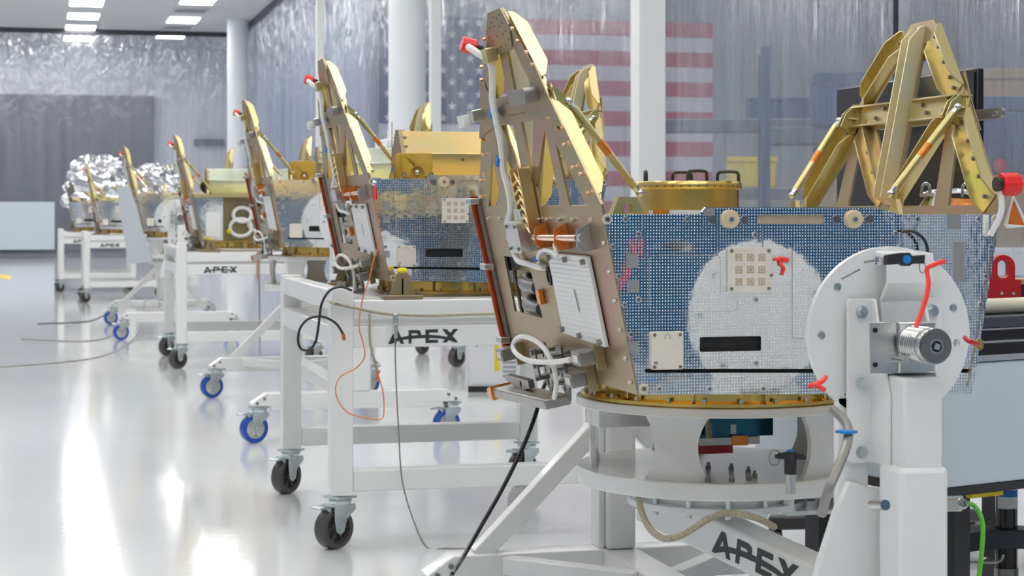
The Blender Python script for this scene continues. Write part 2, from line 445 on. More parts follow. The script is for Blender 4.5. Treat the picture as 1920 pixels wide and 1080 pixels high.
struct(MB().box(4.93, 5.17, 15.0, 15.24, 0, CEIL), 'trim_5', 'white_rough', bevel=.01)
struct(MB().box(5.02, 5.16, 34.3, 34.44, 0, CEIL), 'trim_6', 'white_rough', bevel=.01)
struct(MB().box(5.02, 5.16, 24.0, 24.14, 0, CEIL), 'trim_7', 'white_rough', bevel=.01)
struct(MB().cyl((5.15, 10.6, 0), (5.15, 10.6, CEIL), .017), 'trim_8', 'black_plastic')
# the flag on the end wall of the bay
F0 = aty(640, 20, 34.14); F1 = aty(1335, 398, 34.14)
fx0, fx1 = max(F0.x, 6.15), F1.x
ft = aty(960, 34, 34.1).z + .0; sh = aty(960, 34, 34.1).z - aty(960, 62.6, 34.1).z
flag = empty('flag', (fx0, 34.15, 0), label='large red, white and blue striped flag behind the clear side curtain', cat='flag')
MB().box(0, fx1 - fx0, -.03, 0, ft - 13 * sh, ft).build('cloth', 'flag_white', flag, flat=True)
for i in range(7):
    MB().box(0, fx1 - fx0, -.04, -.031, ft - (2 * i + 1) * sh, ft - 2 * i * sh).build('red_stripe', 'flag_red', flag, flat=True)
cw = (aty(915, 100, 34.1).x - fx0)
can = MB().box(0, cw, -.05, -.041, ft - 7 * sh, ft).build('canton', 'flag_blue', flag, flat=True)
st = MB()
for r in range(9):
    for c in range(6 if r % 2 == 0 else 5):
        cx = cw * ((c + .5) / 6 if r % 2 == 0 else (c + 1) / 6); cz = ft - 7 * sh * (r + .5) / 9
        pts = []
        for k in range(10):
            a = PI / 2 + k * PI / 5; q = .09 if k % 2 == 0 else .036; pts.append((cx + q * math.cos(a), cz + q * math.sin(a)))
        st.prism([pts], XZ, -.058, -.051)
st.build('stars', 'flag_white', can, flat=True)

# ------------------------------------------------------------------ spacecraft on the stands
# local frame: x across, y along the row (front is -y), z = 0 under the adapter ring
WH, LL, ZD, LEAN = .453, 1.09, .434, .2          # half width, length, deck height, outward lean of the side plates
YF = -LL / 2
S1C = Vector((1.585, 3.684 + LL / 2, .759))       # where the nearest one stands
def plate(side):
    q = math.sqrt(1 + LEAN * LEAN)
    return lambda a, b, n: Vector((side * (WH + LEAN * b) - side * n / q, YF + a, ZD + b + LEAN * n / q))
PL, PR = plate(-1), plate(1)
def lpx(px, py):                                  # a point of the photo on the left plate of the nearest one -> (a, b)
    p = onp(px, py, (1, 0, LEAN), (S1C.x - WH, 0, S1C.z + ZD)); return (p.y - S1C.y - YF, p.z - S1C.z - ZD)
def fpx(px, py):                                  # a point of the photo on its front panel -> local (x, z)
    p = aty(px, py, S1C.y + YF); return (p.x - S1C.x, p.z - S1C.z)

def chan(pf, A, B, w_, d, end=(1.4, 1.4), th=.004, both=True):
    # channel member: two flanges with chamfered ends standing on the inner face of the plate
    A, B = Vector(A), Vector(B); L = (B - A).length; u = (B - A) / L; v = Vector((-u.y, u.x)); mb = MB()
    prof = [(0, .003), (L, .003), (L - d * .15, d * .45), (L - d * end[1], d), (d * end[0], d), (d * .15, d * .45)]
    for s in ((-1, 1) if both else (1,)):
        def f(t, n, k, s=s):
            p = A + u * t + v * (s * w_ / 2 + k); return pf(p.x, p.y, n)
        mb.prism([prof], f, -th / 2, th / 2)
    # shallow web joining the two flanges
    if both: mb.prism([[(0, -w_ / 2), (L, -w_ / 2), (L, w_ / 2), (0, w_ / 2)]], lambda t, s, k: pf(*(A + u * t + v * s), k), .0065, .0085)
    return mb

def truss_windows():
    mir = lambda l: [(LL - a, b) for a, b in l]
    A = [(.985, .018), (.855, .018), (.838, .155)]
    B = [(.785, .018), (.615, .018), (.60, .062), (.775, .188)]
    C = [(.695, .212), (.585, .212), (.585, .085)]
    U = [(.745, .278), (.580, .278), (.580, .418), (.603, .418)]
    out = [A, B, C, U]
    return out + [mir(l) for l in out]
OUTLINE = [(0, -.375), (1.0, -.375), (1.05, -.345), (1.075, -.26), (LL, 0), (LL, .02), (.86, .26), (.63, .455), (.605, .474), (.485, .474), (.46, .455), (.23, .26), (0, .02)]
HOLE = [(.925, -.108), (.69, -.112), (.655, -.252), (.925, -.249)]

def node_bracket(pf, a, b):
    mb = MB()
    hexa = [(a + .036 * math.cos(k * PI / 3) * (1.1 if k % 3 else .95), b + .044 * math.sin(k * PI / 3)) for k in range(6)]
    mb.prism([hexa], pf, .009, .013)
    mb.prism([[(a - .03, .013), (a + .03, .013), (a + .012, .034), (a - .012, .034)]], lambda p, n, k: pf(p, b + k, n), -.002, .002)
    for s in (-.010, .010):
        mb.prism([[(b - .04, .013), (b + .04, .013), (b + .01, .04), (b - .026, .048)]], lambda p, n, k, s=s: pf(a + s + k, p, n), -.002, .002)
    return mb

def make_side(root, side, detail):
    pf = PL if side < 0 else PR
    wins = truss_windows() + ([HOLE] if side < 0 else [])
    MB().prism([OUTLINE] + wins, pf, 0, .006).build('side_plate', 'chromate_tan', root)
    mr = lambda p: (LL - p[0], p[1])
    mem = [((1.05, .02), (.85, .225), .055, .032), ((.80, .28), (.625, .44), .055, .034), ((.78, .225), (.585, .03), .044, .028)]
    for A, B, w_, d in mem:
        chan(pf, A, B, w_, d).build('channel_rib', 'chromate_gold', root)
        chan(pf, mr(B), mr(A), w_, d).build('channel_rib', 'chromate_gold', root)
    chan(pf, (.22, .247), (.515, .247), .05, .026).build('cross_rib', 'chromate_gold', root)
    chan(pf, (.575, .247), (.87, .247), .05, .026).build('cross_rib', 'chromate_gold', root)
    chan(pf, (.545, .02), (.545, .462), .042, .042, (.3, 1.0)).build('centre_rib', 'chromate_pale', root)
    # outer gussets overlaid on the outside face, at the apex, the cross bar and its ends
    g = MB()
    g.prism([[(.485, .474), (.605, .474), (.655, .432), (.640, .375), (.45, .375), (.435, .432)]], pf, -.004, -.001)
    g.build('apex_gusset', 'bracket_tan', root)
    for s in (0, 1):
        q = [(.93, .19), (.74, .215), (.74, .29), (.80, .335), (.86, .262)]
        q = [(LL - a, b) for a, b in q] if s else q
        MB().prism([q], pf, -.004, -.001).build('node_gusset', 'bracket_tan', root)
    MB().prism([[(.35, .222), (.74, .218), (.74, .27), (.35, .272)]], pf, -.0035, -.0005).build('cross_plate', 'bracket_tan', root)
    for a in (.835, LL - .835):
        node_bracket(pf, a, .243).build('node_bracket', 'chromate_gold', root)
    # bare strut rods from the deck up to the two node brackets
    for p, q in (((.80, .03), (.862, .222)), ((.22, .03), (.215, .222))):
        P, Q = pf(p[0], p[1], .150), pf(q[0], q[1], .045)
        r = MB().cyl(P, Q, .0088, n=16).build('strut_rod', 'chromate_gold', root)
        d = (Q - P)
        MB().cyl(P + d * .42, P + d * .58, .0094, n=16).build('tape_band', 'orange_film', r)
        for c, k in ((P, -1), (Q, 1)):
            e = MB(); e.cyl(c, c + d.normalized() * k * .012, .0085, .006, 14); e.ball(c + d.normalized() * k * .018, .009, 8)
            e.build('rod_end', 'steel', r)
        MB().prism([[(-.03, 0), (.03, 0), (.012, .045), (-.012, .045)]], lambda a, b, n: Vector((P.x - side * (.0 + n), P.y + a, ZD + b - .012)), -.006, .006).build('deck_clevis', 'chromate_gold', root)

# front panel: everything seen on it, traced on its own plane
PANEL = [fpx(*p) for p in ((1131, 402), (1311, 402), (1322, 389), (1640, 389), (1688, 402), (1876, 402), (1838, 640), (1830, 691.5), (1211, 691.5), (1209, 693), (1209, 697.5), (1211, 699), (1829, 699), (1822, 738), (1197, 740))]
FY = YF
def FXZ(a, b, n): return Vector((a, FY + n, b))
def px_list(l): return [fpx(*p) for p in l]
def fbox(mb, x0, y0, x1, y1, n0, n1):
    (a, b), (c, d) = fpx(x0, y0), fpx(x1, y1)
    return mb.box(min(a, c), max(a, c), FY + n0, FY + n1, min(b, d), max(b, d))
def make_front(root):
    (a0, b0), (a1, b1) = fpx(1312, 660), fpx(1427, 630)
    slot = rrect(a0, b0, a1, b1, .004)
    (a0, b0), (a1, b1) = fpx(1419, 420), fpx(1546, 403)
    top = rrect(a0, b0, a1, b1, .007)
    (a0, b0), (a1, b1) = fpx(1209, 699), fpx(1560, 692)
    gap = rrect(a0, b0, a1, b1, .0025)
    MB().prism([PANEL, slot, top], FXZ, 0, .004).build('front_panel', 'mirror_film', root, flat=True)
    bk = MB(); bk.prism([[(x * .985, z) for x, z in PANEL[:7] + PANEL[-2:]]], FXZ, .012, .016); bk.build('slot_shade_sheet', 'black_void', root)  # black sheet: the shade behind the slots is put into its colour
    b = MB(); fbox(b, 1412, 422, 1552, 401, .006, .011); b.build('slot_plate', 'ceramic_tan', root)
    # film overlaps: raised rectangles of the same film standing half a millimetre proud
    for l in ([(1205, 402), (1318, 402), (1318, 425), (1311, 433), (1222, 433), (1205, 430)],
              [(1207, 480), (1345, 480), (1350, 486), (1350, 552), (1357, 557), (1376, 557), (1382, 562), (1382, 577), (1376, 583), (1224, 583), (1218, 577), (1218, 482)],
              [(1490, 462), (1617, 462), (1617, 474), (1508, 474), (1508, 634), (1486, 634), (1486, 470)]):
        L = px_list(l)
        MB().prism([L], FXZ, -.0011, -.0001).build('film_patch', 'mirror_film', root, flat=True)
        c = Vector((sum(p[0] for p in L) / len(L), sum(p[1] for p in L) / len(L)))
        out = [tuple(Vector(p) + (Vector(p) - c).normalized() * .0016) for p in L]
        MB().prism([out, L], FXZ, -.0005, -.00005).build('film_edge', 'grey_tape', root, flat=True)
    for x0, y0, x1, y1 in ((1344, 402, 1346, 480), (1429, 425, 1431, 470), (1208, 402, 1210, 480), (1690, 425, 1692, 470), (1484, 470, 1486, 634)):
        s = MB(); fbox(s, x0, y0, x1, y1, -.0004, -.0001); s.build('panel_seam', 'zinc', root, flat=True)
    # antenna tile with nine elements
    (x0, z0), (x1, z1) = fpx(1363, 547), fpx(1445, 464)
    t = MB().prism([rrect(x0, z0, x1, z1, .004)], FXZ, -.007, -.0005).build('antenna_tile', 'ceramic', root, bevel=.0008)
    for i in range(3):
        for j in range(3):
            cx, cz = x0 + (x1 - x0) * (.245 + .262 * i), z0 + (z1 - z0) * (.225 + .275 * j); r = .0075
            e = MB().box(cx - r, cx + r, FY - .0078, FY - .0071, cz - r, cz + r).build('antenna_element', 'ceramic_tan', t, flat=True)
            MB().prism([rrect(cx - r * .62, cz - r * .62, cx + r * .62, cz + r * .62, .001, 2), rrect(cx - r * .5, cz - r * .5, cx + r * .5, cz + r * .5, .001, 2)[::-1]], FXZ, -.0082, -.0079).build('element_ring', 'ceramic', e, flat=True)
    for u_, v_ in ((.08, .93), (.93, .93), (.08, .07), (.93, .07), (.985, .37)):
        p = (x0 + (x1 - x0) * u_, z0 + (z1 - z0) * v_)
        MB().cyl((p[0], FY - .0072, p[1]), (p[0], FY - .0095, p[1]), .0034, n=12).build('screw', 'dark_steel', t)
    # white receiver plate
    (x0, z0), (x1, z1) = fpx(1219, 693), fpx(1279, 621)
    t = MB().prism([rrect(x0, z0, x1, z1, .004)], FXZ, -.008, -.0005).build('receiver_plate', 'ceramic', root, bevel=.0008)
    for u_, v_ in ((.1, .92), (.9, .92), (.1, .07), (.9, .07)):
        p = (x0 + (x1 - x0) * u_, z0 + (z1 - z0) * v_)
        MB().cyl((p[0], FY - .0082, p[1]), (p[0], FY - .010, p[1]), .0034, n=12).build('screw', 'dark_steel', t)
    ar = [(x0 + (x1 - x0) * .5 + .0058 * math.cos(a), z0 + (z1 - z0) * .86 + .0058 * math.sin(a)) for a in [PI * k / 8 for k in range(9)]]
    ar += [(ar[-1][0], ar[-1][1] - .004)]
    MB().tube([(a, FY - .0084, b) for a, b in [(ar[0][0], ar[0][1] - .004)] + ar], .0008, 6, 2).build('arch_mark', 'dark_steel', t)
    m_ = MB(); cx, cz = x0 + .007, z0 + .012
    for p, q in (((0, 0), (0, .005)), ((0, .005), (.003, .004)), ((.003, .004), (0, .0025)), ((0, .0025), (.003, 0)), ((.004, 0), (.007, .005)), ((.004, .005), (.007, 0))):
        m_.bar((cx + p[0], FY - .0084, cz + p[1]), (cx + q[0], FY - .0084, cz + q[1]), .0008, .0008, (0, 1, 0))
    m_.build('lettering', 'letter_grey', t)
    # roller discs with their centre screws
    for X, Y in ((1368, 411), (1600, 411)):
        x, z = fpx(X, Y)
        d = MB().lathe([(.0001, -.009), (.018, -.009), (.0195, -.0075), (.0195, -.0005), (.0001, -.0005)], lambda p: Vector((x + p.x, FY + p.z, z + p.y))).build('roller_disc', 'disc_tan', root)
        MB().cyl((x, FY - .009, z), (x, FY - .014, z), .006, .005, 14).build('screw', 'steel', d)
    # grey surface labels
    for q in ((1777, 402, 1799, 430), (1788, 454, 1808, 528), (1174, 476, 1196, 502), (1177, 526, 1198, 549), (1178, 640, 1196, 662), (1320, 391, 1338, 405)):
        b = MB(); fbox(b, *q, -.0012, -.0002); b.build('film_label', 'grey_tape', root, flat=True)
    # threaded inserts with washers
    def insert(X, Y, r, m='steel'):
        x, z = fpx(X, Y)
        o = MB().lathe([(r * .45, .003), (r * .5, -.003), (r * .95, -.003), (r, -.0015), (r, .0005)], lambda p: Vector((x + p.x, FY + p.z, z + p.y)), 20).build('panel_insert', m, root)
        return MB().cyl((x, FY + .0005, z), (x, FY - .004, z), r * .42, n=10).build('insert_screw', 'dark_steel', o)
    for X, Y in ((1139, 411), (1173, 411), (1197, 439), (1149, 463), (1160, 518), (1197, 562), (1171, 572), (1183, 627), (1288, 411), (1416, 440), (1417, 562), (1417, 681), (1443, 516), (1330, 729), (1431, 729), (1236, 729),
                 (1679, 438), (1720, 411), (1834, 411), (1858, 463), (1848, 518), (1838, 571)):
        insert(X, Y, .0065, 'brushed')
    for X, Y in ((1335, 412), (1396, 412), (1568, 411), (1629, 411)): insert(X, Y, .0095, 'dark_steel')
    for X, Y in ((1207, 729), (1867, 411), (1138, 411)): insert(X, Y, .0105, 'chromate_pale')

def make_body(root):
    # tub: deck, bottom, bulkhead, adapter ring
    MB().prism([[(-WH + .01, YF + .01), (WH - .01, YF + .01), (WH - .01, -YF - .02), (-WH + .01, -YF - .02)]], XY, ZD - .012, ZD - .004).build('deck', 'chromate_gold', root)
    MB().prism([[(-WH + .1, YF + .04), (WH - .1, YF + .04), (WH - .1, -YF - .08), (-WH + .1, -YF - .08)]], XY, .060, .068).build('bottom_plate', 'gold_bright', root)
    MB().prism([[(-WH + .09, .066), (WH - .09, .066), (WH - .02, ZD - .014), (-WH + .02, ZD - .014)]], XZ, .03, .036).build('bulkhead', 'blue_film', root)
    MB().lathe([(.285, 0), (.325, 0), (.325, .008), (.302, .012), (.302, .048), (.318, .052), (.318, .060), (.285, .060), (.285, 0)], None, 96).build('adapter_ring', 'gold_bright', root)
    for k in range(24):
        a = 2 * PI * (k + .3) / 24; c = Vector((.314 * math.cos(a), .314 * math.sin(a), 0))
        MB().cyl(c + Vector((0, 0, .008)), c + Vector((0, 0, .018)), .0055, n=8).build('ring_bolt', 'steel', root)
    for k in range(12):
        a = 2 * PI * k / 12; c = Vector((.303 * math.cos(a), .303 * math.sin(a), .03)); t_ = Vector((-math.sin(a), math.cos(a), 0))
        MB().bar(c - t_ * .002, c + t_ * .002, .03, .036).build('ring_rib', 'chromate_gold', root)

def make_left_gear(root):
    # copper wound rod along the rear edge of the left plate, in three clamps
    P, Q = PL(1.098, .045, -.010), PL(1.052, -.352, -.010)
    r = MB().cyl(P, Q, .0105, n=18).build('torque_rod', 'copper_red', root)
    d = (Q - P).normalized()
    MB().cyl(P - d * .018, P, .0085, n=14).cyl(Q, Q + d * .018, .0085, n=14).build('rod_tip', 'bracket_tan', r)
    for t in (.03, .46, .94):
        c = P.lerp(Q, t)
        MB().bar(c + Vector((-.006, -.035, 0)), c + Vector((-.006, .02, 0)), .026, .016).build('rod_clamp', 'brushed', r, bevel=.002)
    e = MB().prism([[(1.066, .02), (1.09, .02), (1.048, -.34), (1.024, -.335)]], PL, -.008, -.001)
    e.build('edge_strip', 'grey_anodised', root)
    # short copper rod on three standing brackets
    P, Q = PL(.49, -.050, -.024), PL(.13, -.046, -.024)
    r = MB().cyl(P, Q, .0085, n=16).build('copper_rod', 'copper_light', root)
    for a, m in ((.455, 'orange_paint'), (.29, 'orange_paint'), (.115, 'brushed')):
        MB().prism([[(-.026, -.001), (.030, -.001), (.022, -.030), (-.012, -.036), (-.026, -.024)]], lambda b, n, k: PL(a + k, -.050 + b, n), -.0025, .0025).build('rod_bracket', m, r)
    MB().cyl(PL(.112, -.046, -.024), PL(.098, -.046, -.024), .009, n=12).build('rod_nut', 'brushed', r)
    # silver sensor box with a round lens
    b = MB().prism([rrect(.555, -.085, .67, -.012, .008)], PL, -.045, -.001).build('sensor_box', 'brushed', root, bevel=.003)
    MB().lathe([(.0001, 0), (.026, 0), (.028, .004), (.024, .012), (.0001, .012)], lambda p: PL(.67 + p.z, -.048 + p.y, -.024 + p.x * .8), 24).build('lens_ring', 'steel', b)
    for a, q in ((.572, -.022), (.652, -.022), (.572, -.074), (.652, -.074)):
        MB().cyl(PL(a, q, -.045), PL(a, q, -.050), .005, n=10).build('screw', 'dark_steel', b)
    MB().prism([rrect(.56, -.010, .62, .016, .003)], PL, -.03, -.001).build('cable_block', 'brushed', b, bevel=.002)
    # white louvre panel
    L = [(.455, -.087), (.14, -.089), (.13, -.283), (.452, -.273)]
    lv = MB().prism([L], PL, -.012, -.002).build('radiator_panel', 'white_panel', root, bevel=.002)
    g = MB()
    for k in range(17):
        b0 = -.10 - k * .0103
        g.prism([[(.442, b0), (.146, b0 - .001), (.146, b0 - .0025), (.442, b0 - .0015)]], PL, -.0135, -.0121)
    g.build('louvre_lines', 'box_white', lv)
    for a, q in ((.435, -.098), (.30, -.098), (.16, -.10), (.435, -.262), (.30, -.268), (.15, -.272)):
        MB().cyl(PL(a, q, -.012), PL(a, q, -.022), .0065, n=8).build('screw', 'dark_steel', lv)
    MB().prism([[(.282, -.165), (.276, -.165), (.268, -.212), (.274, -.212)]], PL, -.0145, -.0137).build('louvre_slot', 'grey_anodised', lv)
    # sockets behind the rectangular opening
    s = MB().prism([rrect(.76, -.275, .985, -.135, .008), rrect(.785, -.262, .965, -.15, .006)[::-1]], PL, .028, .034).build('socket_frame', 'bracket_tan', root, bevel=.002)
    MB().prism([[(.77, -.27), (1.04, -.27), (1.04, -.14), (.77, -.14)]], PL, .055, .059).build('socket_back', 'bracket_tan', s)
    for q in (-.178, -.232):
        MB().tube([PL(.93, q, .055), PL(.90, q, .035), PL(.84, q - .005, .022), PL(.76, q - .01, .03)], .018, 12).build('plug', 'grey_cable', s)
    MB().prism([[(1.0, -.09), (.76, -.10), (.75, -.120), (.80, -.132), (1.0, -.15)]], PL, .012, .03).build('baffle', 'black_void', root)
    MB().prism([rrect(.60, -.215, .63, -.18, .002)], PL, -.012, -.001).build('tape_flag', 'orange_film', root)
    MB().lathe([(.012, .0), (.017, 0), (.017, .004), (.012, .004), (.012, 0)], lambda p: PL(.765 + p.x, -.06 + p.y * 1.2, -p.z), 20).build('grommet', 'black_plastic', root)
    MB().lathe([(.0001, .001), (.012, .001)], lambda p: PL(.765 + p.x, -.06 + p.y * 1.2, -p.z), 20).build('grommet_bore', 'black_void', root)
    MB().lathe([(.011, .0), (.016, 0), (.016, .004), (.011, .004), (.011, 0)], lambda p: PL(.515 + p.x, -.145 + p.y * 1.4, -p.z), 20).build('grommet', 'black_plastic', root)
    # hinge blocks at the lower edge
    for a0, b0, nm in ((.93, -.352, 'hinge_block'), (.30, -.362, 'hinge_block'), (.20, -.305, 'hinge_block')):
        hb = MB().prism([rrect(a0 - .01, b0 - .015, a0 + .055, b0 + .015, .003)], PL, -.055, -.020).build(nm, 'grey_anodised', root, bevel=.003)
        MB().prism([rrect(a0, b0 - .008, a0 + .04, b0 + .008, .002)], PL, -.057, -.0555).build('hinge_label', 'brushed', hb)
        MB().prism([rrect(a0 - .020, b0 - .030, a0 - .012, b0 + .028, .002)], PL, -.022, -.001).build('hinge_tab', 'bracket_tan', hb)
    for a0 in (.60, .455):
        hb = MB()
        hb.prism([[(a0 - .025, -.30), (a0 + .025, -.30), (a0 + .028, -.40), (a0 - .012, -.425), (a0 - .03, -.40)], circ(a0, -.33, .007, 12)[::-1], circ(a0 + .005, -.365, .007, 12)[::-1], circ(a0, -.395, .008, 12)[::-1]], PL, -.03, -.024)
        hb.prism([[(a0 - .02, -.31), (a0 + .02, -.31), (a0 + .02, -.39), (a0 - .02, -.38)]], PL, -.055, -.05)
        for k in range(3): hb.cyl(PL(a0, -.32 - .03 * k, -.06), PL(a0, -.32 - .03 * k, -.001), .007, n=10)
        hb.build('chain_hinge', 'dark_steel', root)
    # grey tray on the lower hinges
    tr = MB().prism([[(.97, -.432), (.46, -.412), (.46, -.436), (.97, -.458)]], PL, -.085, -.020).build('hinge_tray', 'grey_metal', root, bevel=.004)
    MB().prism([[(.975, -.427), (1.02, -.437), (1.02, -.458), (.975, -.463)]], PL, -.09, -.018).build('tape_wrap', 'orange_film', tr)
    MB().prism([[(.93, -.40), (.70, -.395), (.70, -.415), (.80, -.428), (.93, -.415)], circ(.78, -.411, .009, 12)[::-1]], PL, -.055, -.04).build('latch_arm', 'dark_steel', root)

def harness(root, pts, r, name='harness', m='white_cable', n=8):
    return MB().tube([PL(*lpx(*p[:2]), p[2] if len(p) > 2 else -.014) for p in pts], r, n, 4).build(name, m, root)
def make_harness(root):
    h = harness(root, [(912, 82, -.045), (922, 95, -.035), (929, 115), (934, 150), (938, 180, -.02), (944, 215, -.02), (950, 270), (955, 320), (963, 350), (968, 390), (972, 418, -.03)], .0088)
    for X, Y in ((940, 210), (952, 300)):
        c = PL(*lpx(X, Y), -.018); MB().bar(c - Vector((0, .004, .004)), c + Vector((0, .012, .006)), .02, .022).build('cable_tie', 'blue_plastic', h)
    h = harness(root, [(974, 450, -.02), (974, 470), (982, 487), (1000, 492), (1022, 499), (1024, 503, .01)], .0075)
    h = harness(root, [(1022, 500, .01), (1020, 490), (1026, 472, -.02), (1040, 465, -.025), (1060, 468, -.03), (1072, 474, -.035), (1064, 452, -.03)], .005)
    for X, Y in ((1021, 482), (1037, 466), (1058, 467)):
        c = PL(*lpx(X, Y), -.022); MB().ball(c, .007, 8).build('cable_tie', 'blue_plastic', h)
    h = harness(root, [(1110, 665, -.05), (1085, 667, -.07), (1050, 660, -.085), (1022, 643, -.08), (1017, 627, -.07), (1030, 620, -.065), (1055, 632, -.06), (1075, 655, -.06), (1088, 690, -.06), (1093, 715, -.065), (1085, 735, -.06)], .0062)
    # red cap over the sensor at the apex
    c = PL(*lpx(907, 83), -.03)
    k = MB().prism([circ(0, 0, .019, 8)], lambda a, b, n: c + Vector((-n * .94, n * .2, n * .25)) + Vector((b * .25, a, b)), -.010, .026).build('red_cap', 'red_plastic', root, bevel=.003)
    MB().cyl(c + Vector((.008, 0, -.003)), c + Vector((.026, .0, -.008)), .012, n=12).build('cap_stem', 'black_plastic', k)
    MB().prism([rrect(.585, .36, .64, .395, .004)], PL, -.03, -.004).build('sensor_bracket', 'chromate_gold', root)
    # handle bar and white probe on the cross bar
    b = MB().prism([rrect(.30, .25, .445, .285, .01)], PL, -.035, -.004).build('handle_bar', 'grey_anodised', root, bevel=.004)
    p = MB().prism([rrect(.84, .232, .90, .262, .003)], PL, -.03, -.004).build('probe', 'brushed', root, bevel=.002)
    MB().prism([rrect(.885, .225, .955, .255, .003)], PL, -.045, -.02).build('probe_tip', 'white_panel', p, bevel=.002)
    # gold lattice coil at the foot of the truss
    g = MB()
    for s in (0, 1):
        for k in range(6):
            b0 = .10 - .022 * k
            g.tube([PL(.545 + (.04 if (k + s) % 2 else -.04), b0, -.02), PL(.545 + (-.04 if (k + s) % 2 else .04), b0 - .03, -.028)], .0035, 6, 1)
    g.prism([rrect(.50, -.03, .51, .11, .002)], PL, -.03, -.002).prism([rrect(.58, -.03, .59, .11, .002)], PL, -.03, -.002)
    g.build('lattice_coil', 'gold_box', root)

def spacecraft(label, detail=True):
    root = empty('satellite_bus', (0, 0, 0), label=label, cat='satellite', group='satellites in a row on white stands')
    make_front(root); make_body(root)
    make_side(root, -1, detail); make_side(root, 1, detail)
    make_left_gear(root); make_harness(root)
    return root
sat = spacecraft('nearest gold and silver satellite, on the white rotating stand at right')
SMALL = ('screw', 'insert_screw', 'element_ring', 'arch_mark', 'lettering', 'film_edge')
fars = []
for X, Y, Z, lab, skip in (
        (1.628, 6.72 + LL / 2, .883, 'second satellite of the row, on the nearest trolley, canvas pouch on its deck', ()),
        (1.72, 10.4 + LL / 2, .938, 'third satellite, standing on the stand with blue casters behind the second satellite', SMALL),
        (1.62, 14.6 + LL / 2, .899, 'fourth satellite, on the middle trolley, an open bay in its front', SMALL + ('front_panel', 'film_patch', 'panel_seam', 'antenna_tile', 'receiver_plate', 'roller_disc', 'panel_insert', 'film_label', 'slot_plate', 'slot_shade_sheet')),
        (1.40, 18.6 + LL / 2, .930, 'fifth satellite, with a long pale grey plate leaning on its left side', SMALL + ('panel_insert',)),
        (1.19, 24.9 + LL / 2, .899, 'sixth satellite, on the lettered trolley in front of the farthest one', SMALL + ('panel_insert',)),
        (.93, 28.3 + LL / 2, .899, 'last satellite of the row, under the big crumpled silver foil', SMALL + ('panel_insert', 'centre_rib', 'torque_rod', 'channel_rib', 'cross_rib', 'apex_gusset', 'harness', 'red_cap', 'side_plate', 'node_gusset', 'node_bracket', 'strut_rod', 'cross_plate', 'handle_bar', 'probe', 'sensor_bracket', 'lattice_coil'))):
    c = copy_tree(sat, None, skip); c.location = (X, Y, Z); c['label'] = lab; fars.append(c)
S2, S3, S4, S5, S6, S7 = fars
sat.location = S1C
# fourth satellite: half a front panel and an open bay with coiled white harness
h = [(-.38, .07), (-.215, .07), (-.215, .43), (-.45, .43)]
MB().prism([h], FXZ, 0, .005).build('front_panel', 'mirror_film', S4, flat=True)
MB().prism([rrect(-.345, .10, -.235, .29, .01)], FXZ, -.008, -.001).build('film_label', 'white_panel', S4)
MB().box(-.21, .38, FY + .14, FY + .146, .07, .42).box(-.215, -.21, FY + .006, FY + .14, .07, .42).build('bay_lining', 'chromate_tan', S4)
MB().box(-.44, .44, FY - .004, FY + .02, .405, .43).build('bay_rail', 'chromate_gold', S4)
for k, (cx, cz, r) in enumerate(((-.06, .27, .07), (-.07, .17, .085), (.06, .2, .07))):
    MB().tube([(cx + r * math.cos(a), FY + .05 + .01 * k, cz + r * .8 * math.sin(a)) for a in [2 * PI * q / 12 for q in range(13)]], .014, 8, 3).build('coiled_harness', 'white_cable', S4)
MB().ball((-.165, FY + .04, .14), .02).build('yellow_cap', 'yellow', S4)
MB().prism([[(1.05, .0), (1.05, .30), (.30, .30), (.30, 0)]], PL, 0, .006).build('side_plate', 'grey_anodised', S7)
# last one keeps only its lower side plates; fifth carries a long pale plate outside its left side
MB().prism([OUTLINE[:6] + [OUTLINE[-1]]], PL, 0, .006).build('side_plate', 'chromate_tan', S7)
MB().prism([OUTLINE[:6] + [OUTLINE[-1]]], PR, 0, .006).build('side_plate', 'chromate_tan', S7)
lp = MB().prism([[(-.643, .50), (-.515, .505), (-.30, -.24), (-.53, -.26)]], XZ, FY - .05, FY - .03).build('leaning_plate', 'grey_plate', S5)

# drilled holes of the apex gusset and the cross plate
g = MB()
for a, b in ((.50, .46), (.53, .455), (.56, .46), (.585, .45), (.49, .44), (.52, .435), (.57, .44), (.61, .44), (.63, .42), (.60, .41), (.555, .415), (.50, .415), (.47, .42), (.46, .40), (.49, .39), (.54, .39), (.58, .385), (.62, .39)):
    g.cyl(PL(a, b, -.0041), PL(a, b, -.0046), .0022, n=8)
for k in range(7):
    for b in (.232, .260): g.cyl(PL(.45 + .022 * k, b, -.0036), PL(.45 + .022 * k, b, -.0041), .0022, n=8)
g.build('drilled_holes', 'black_void', sat)
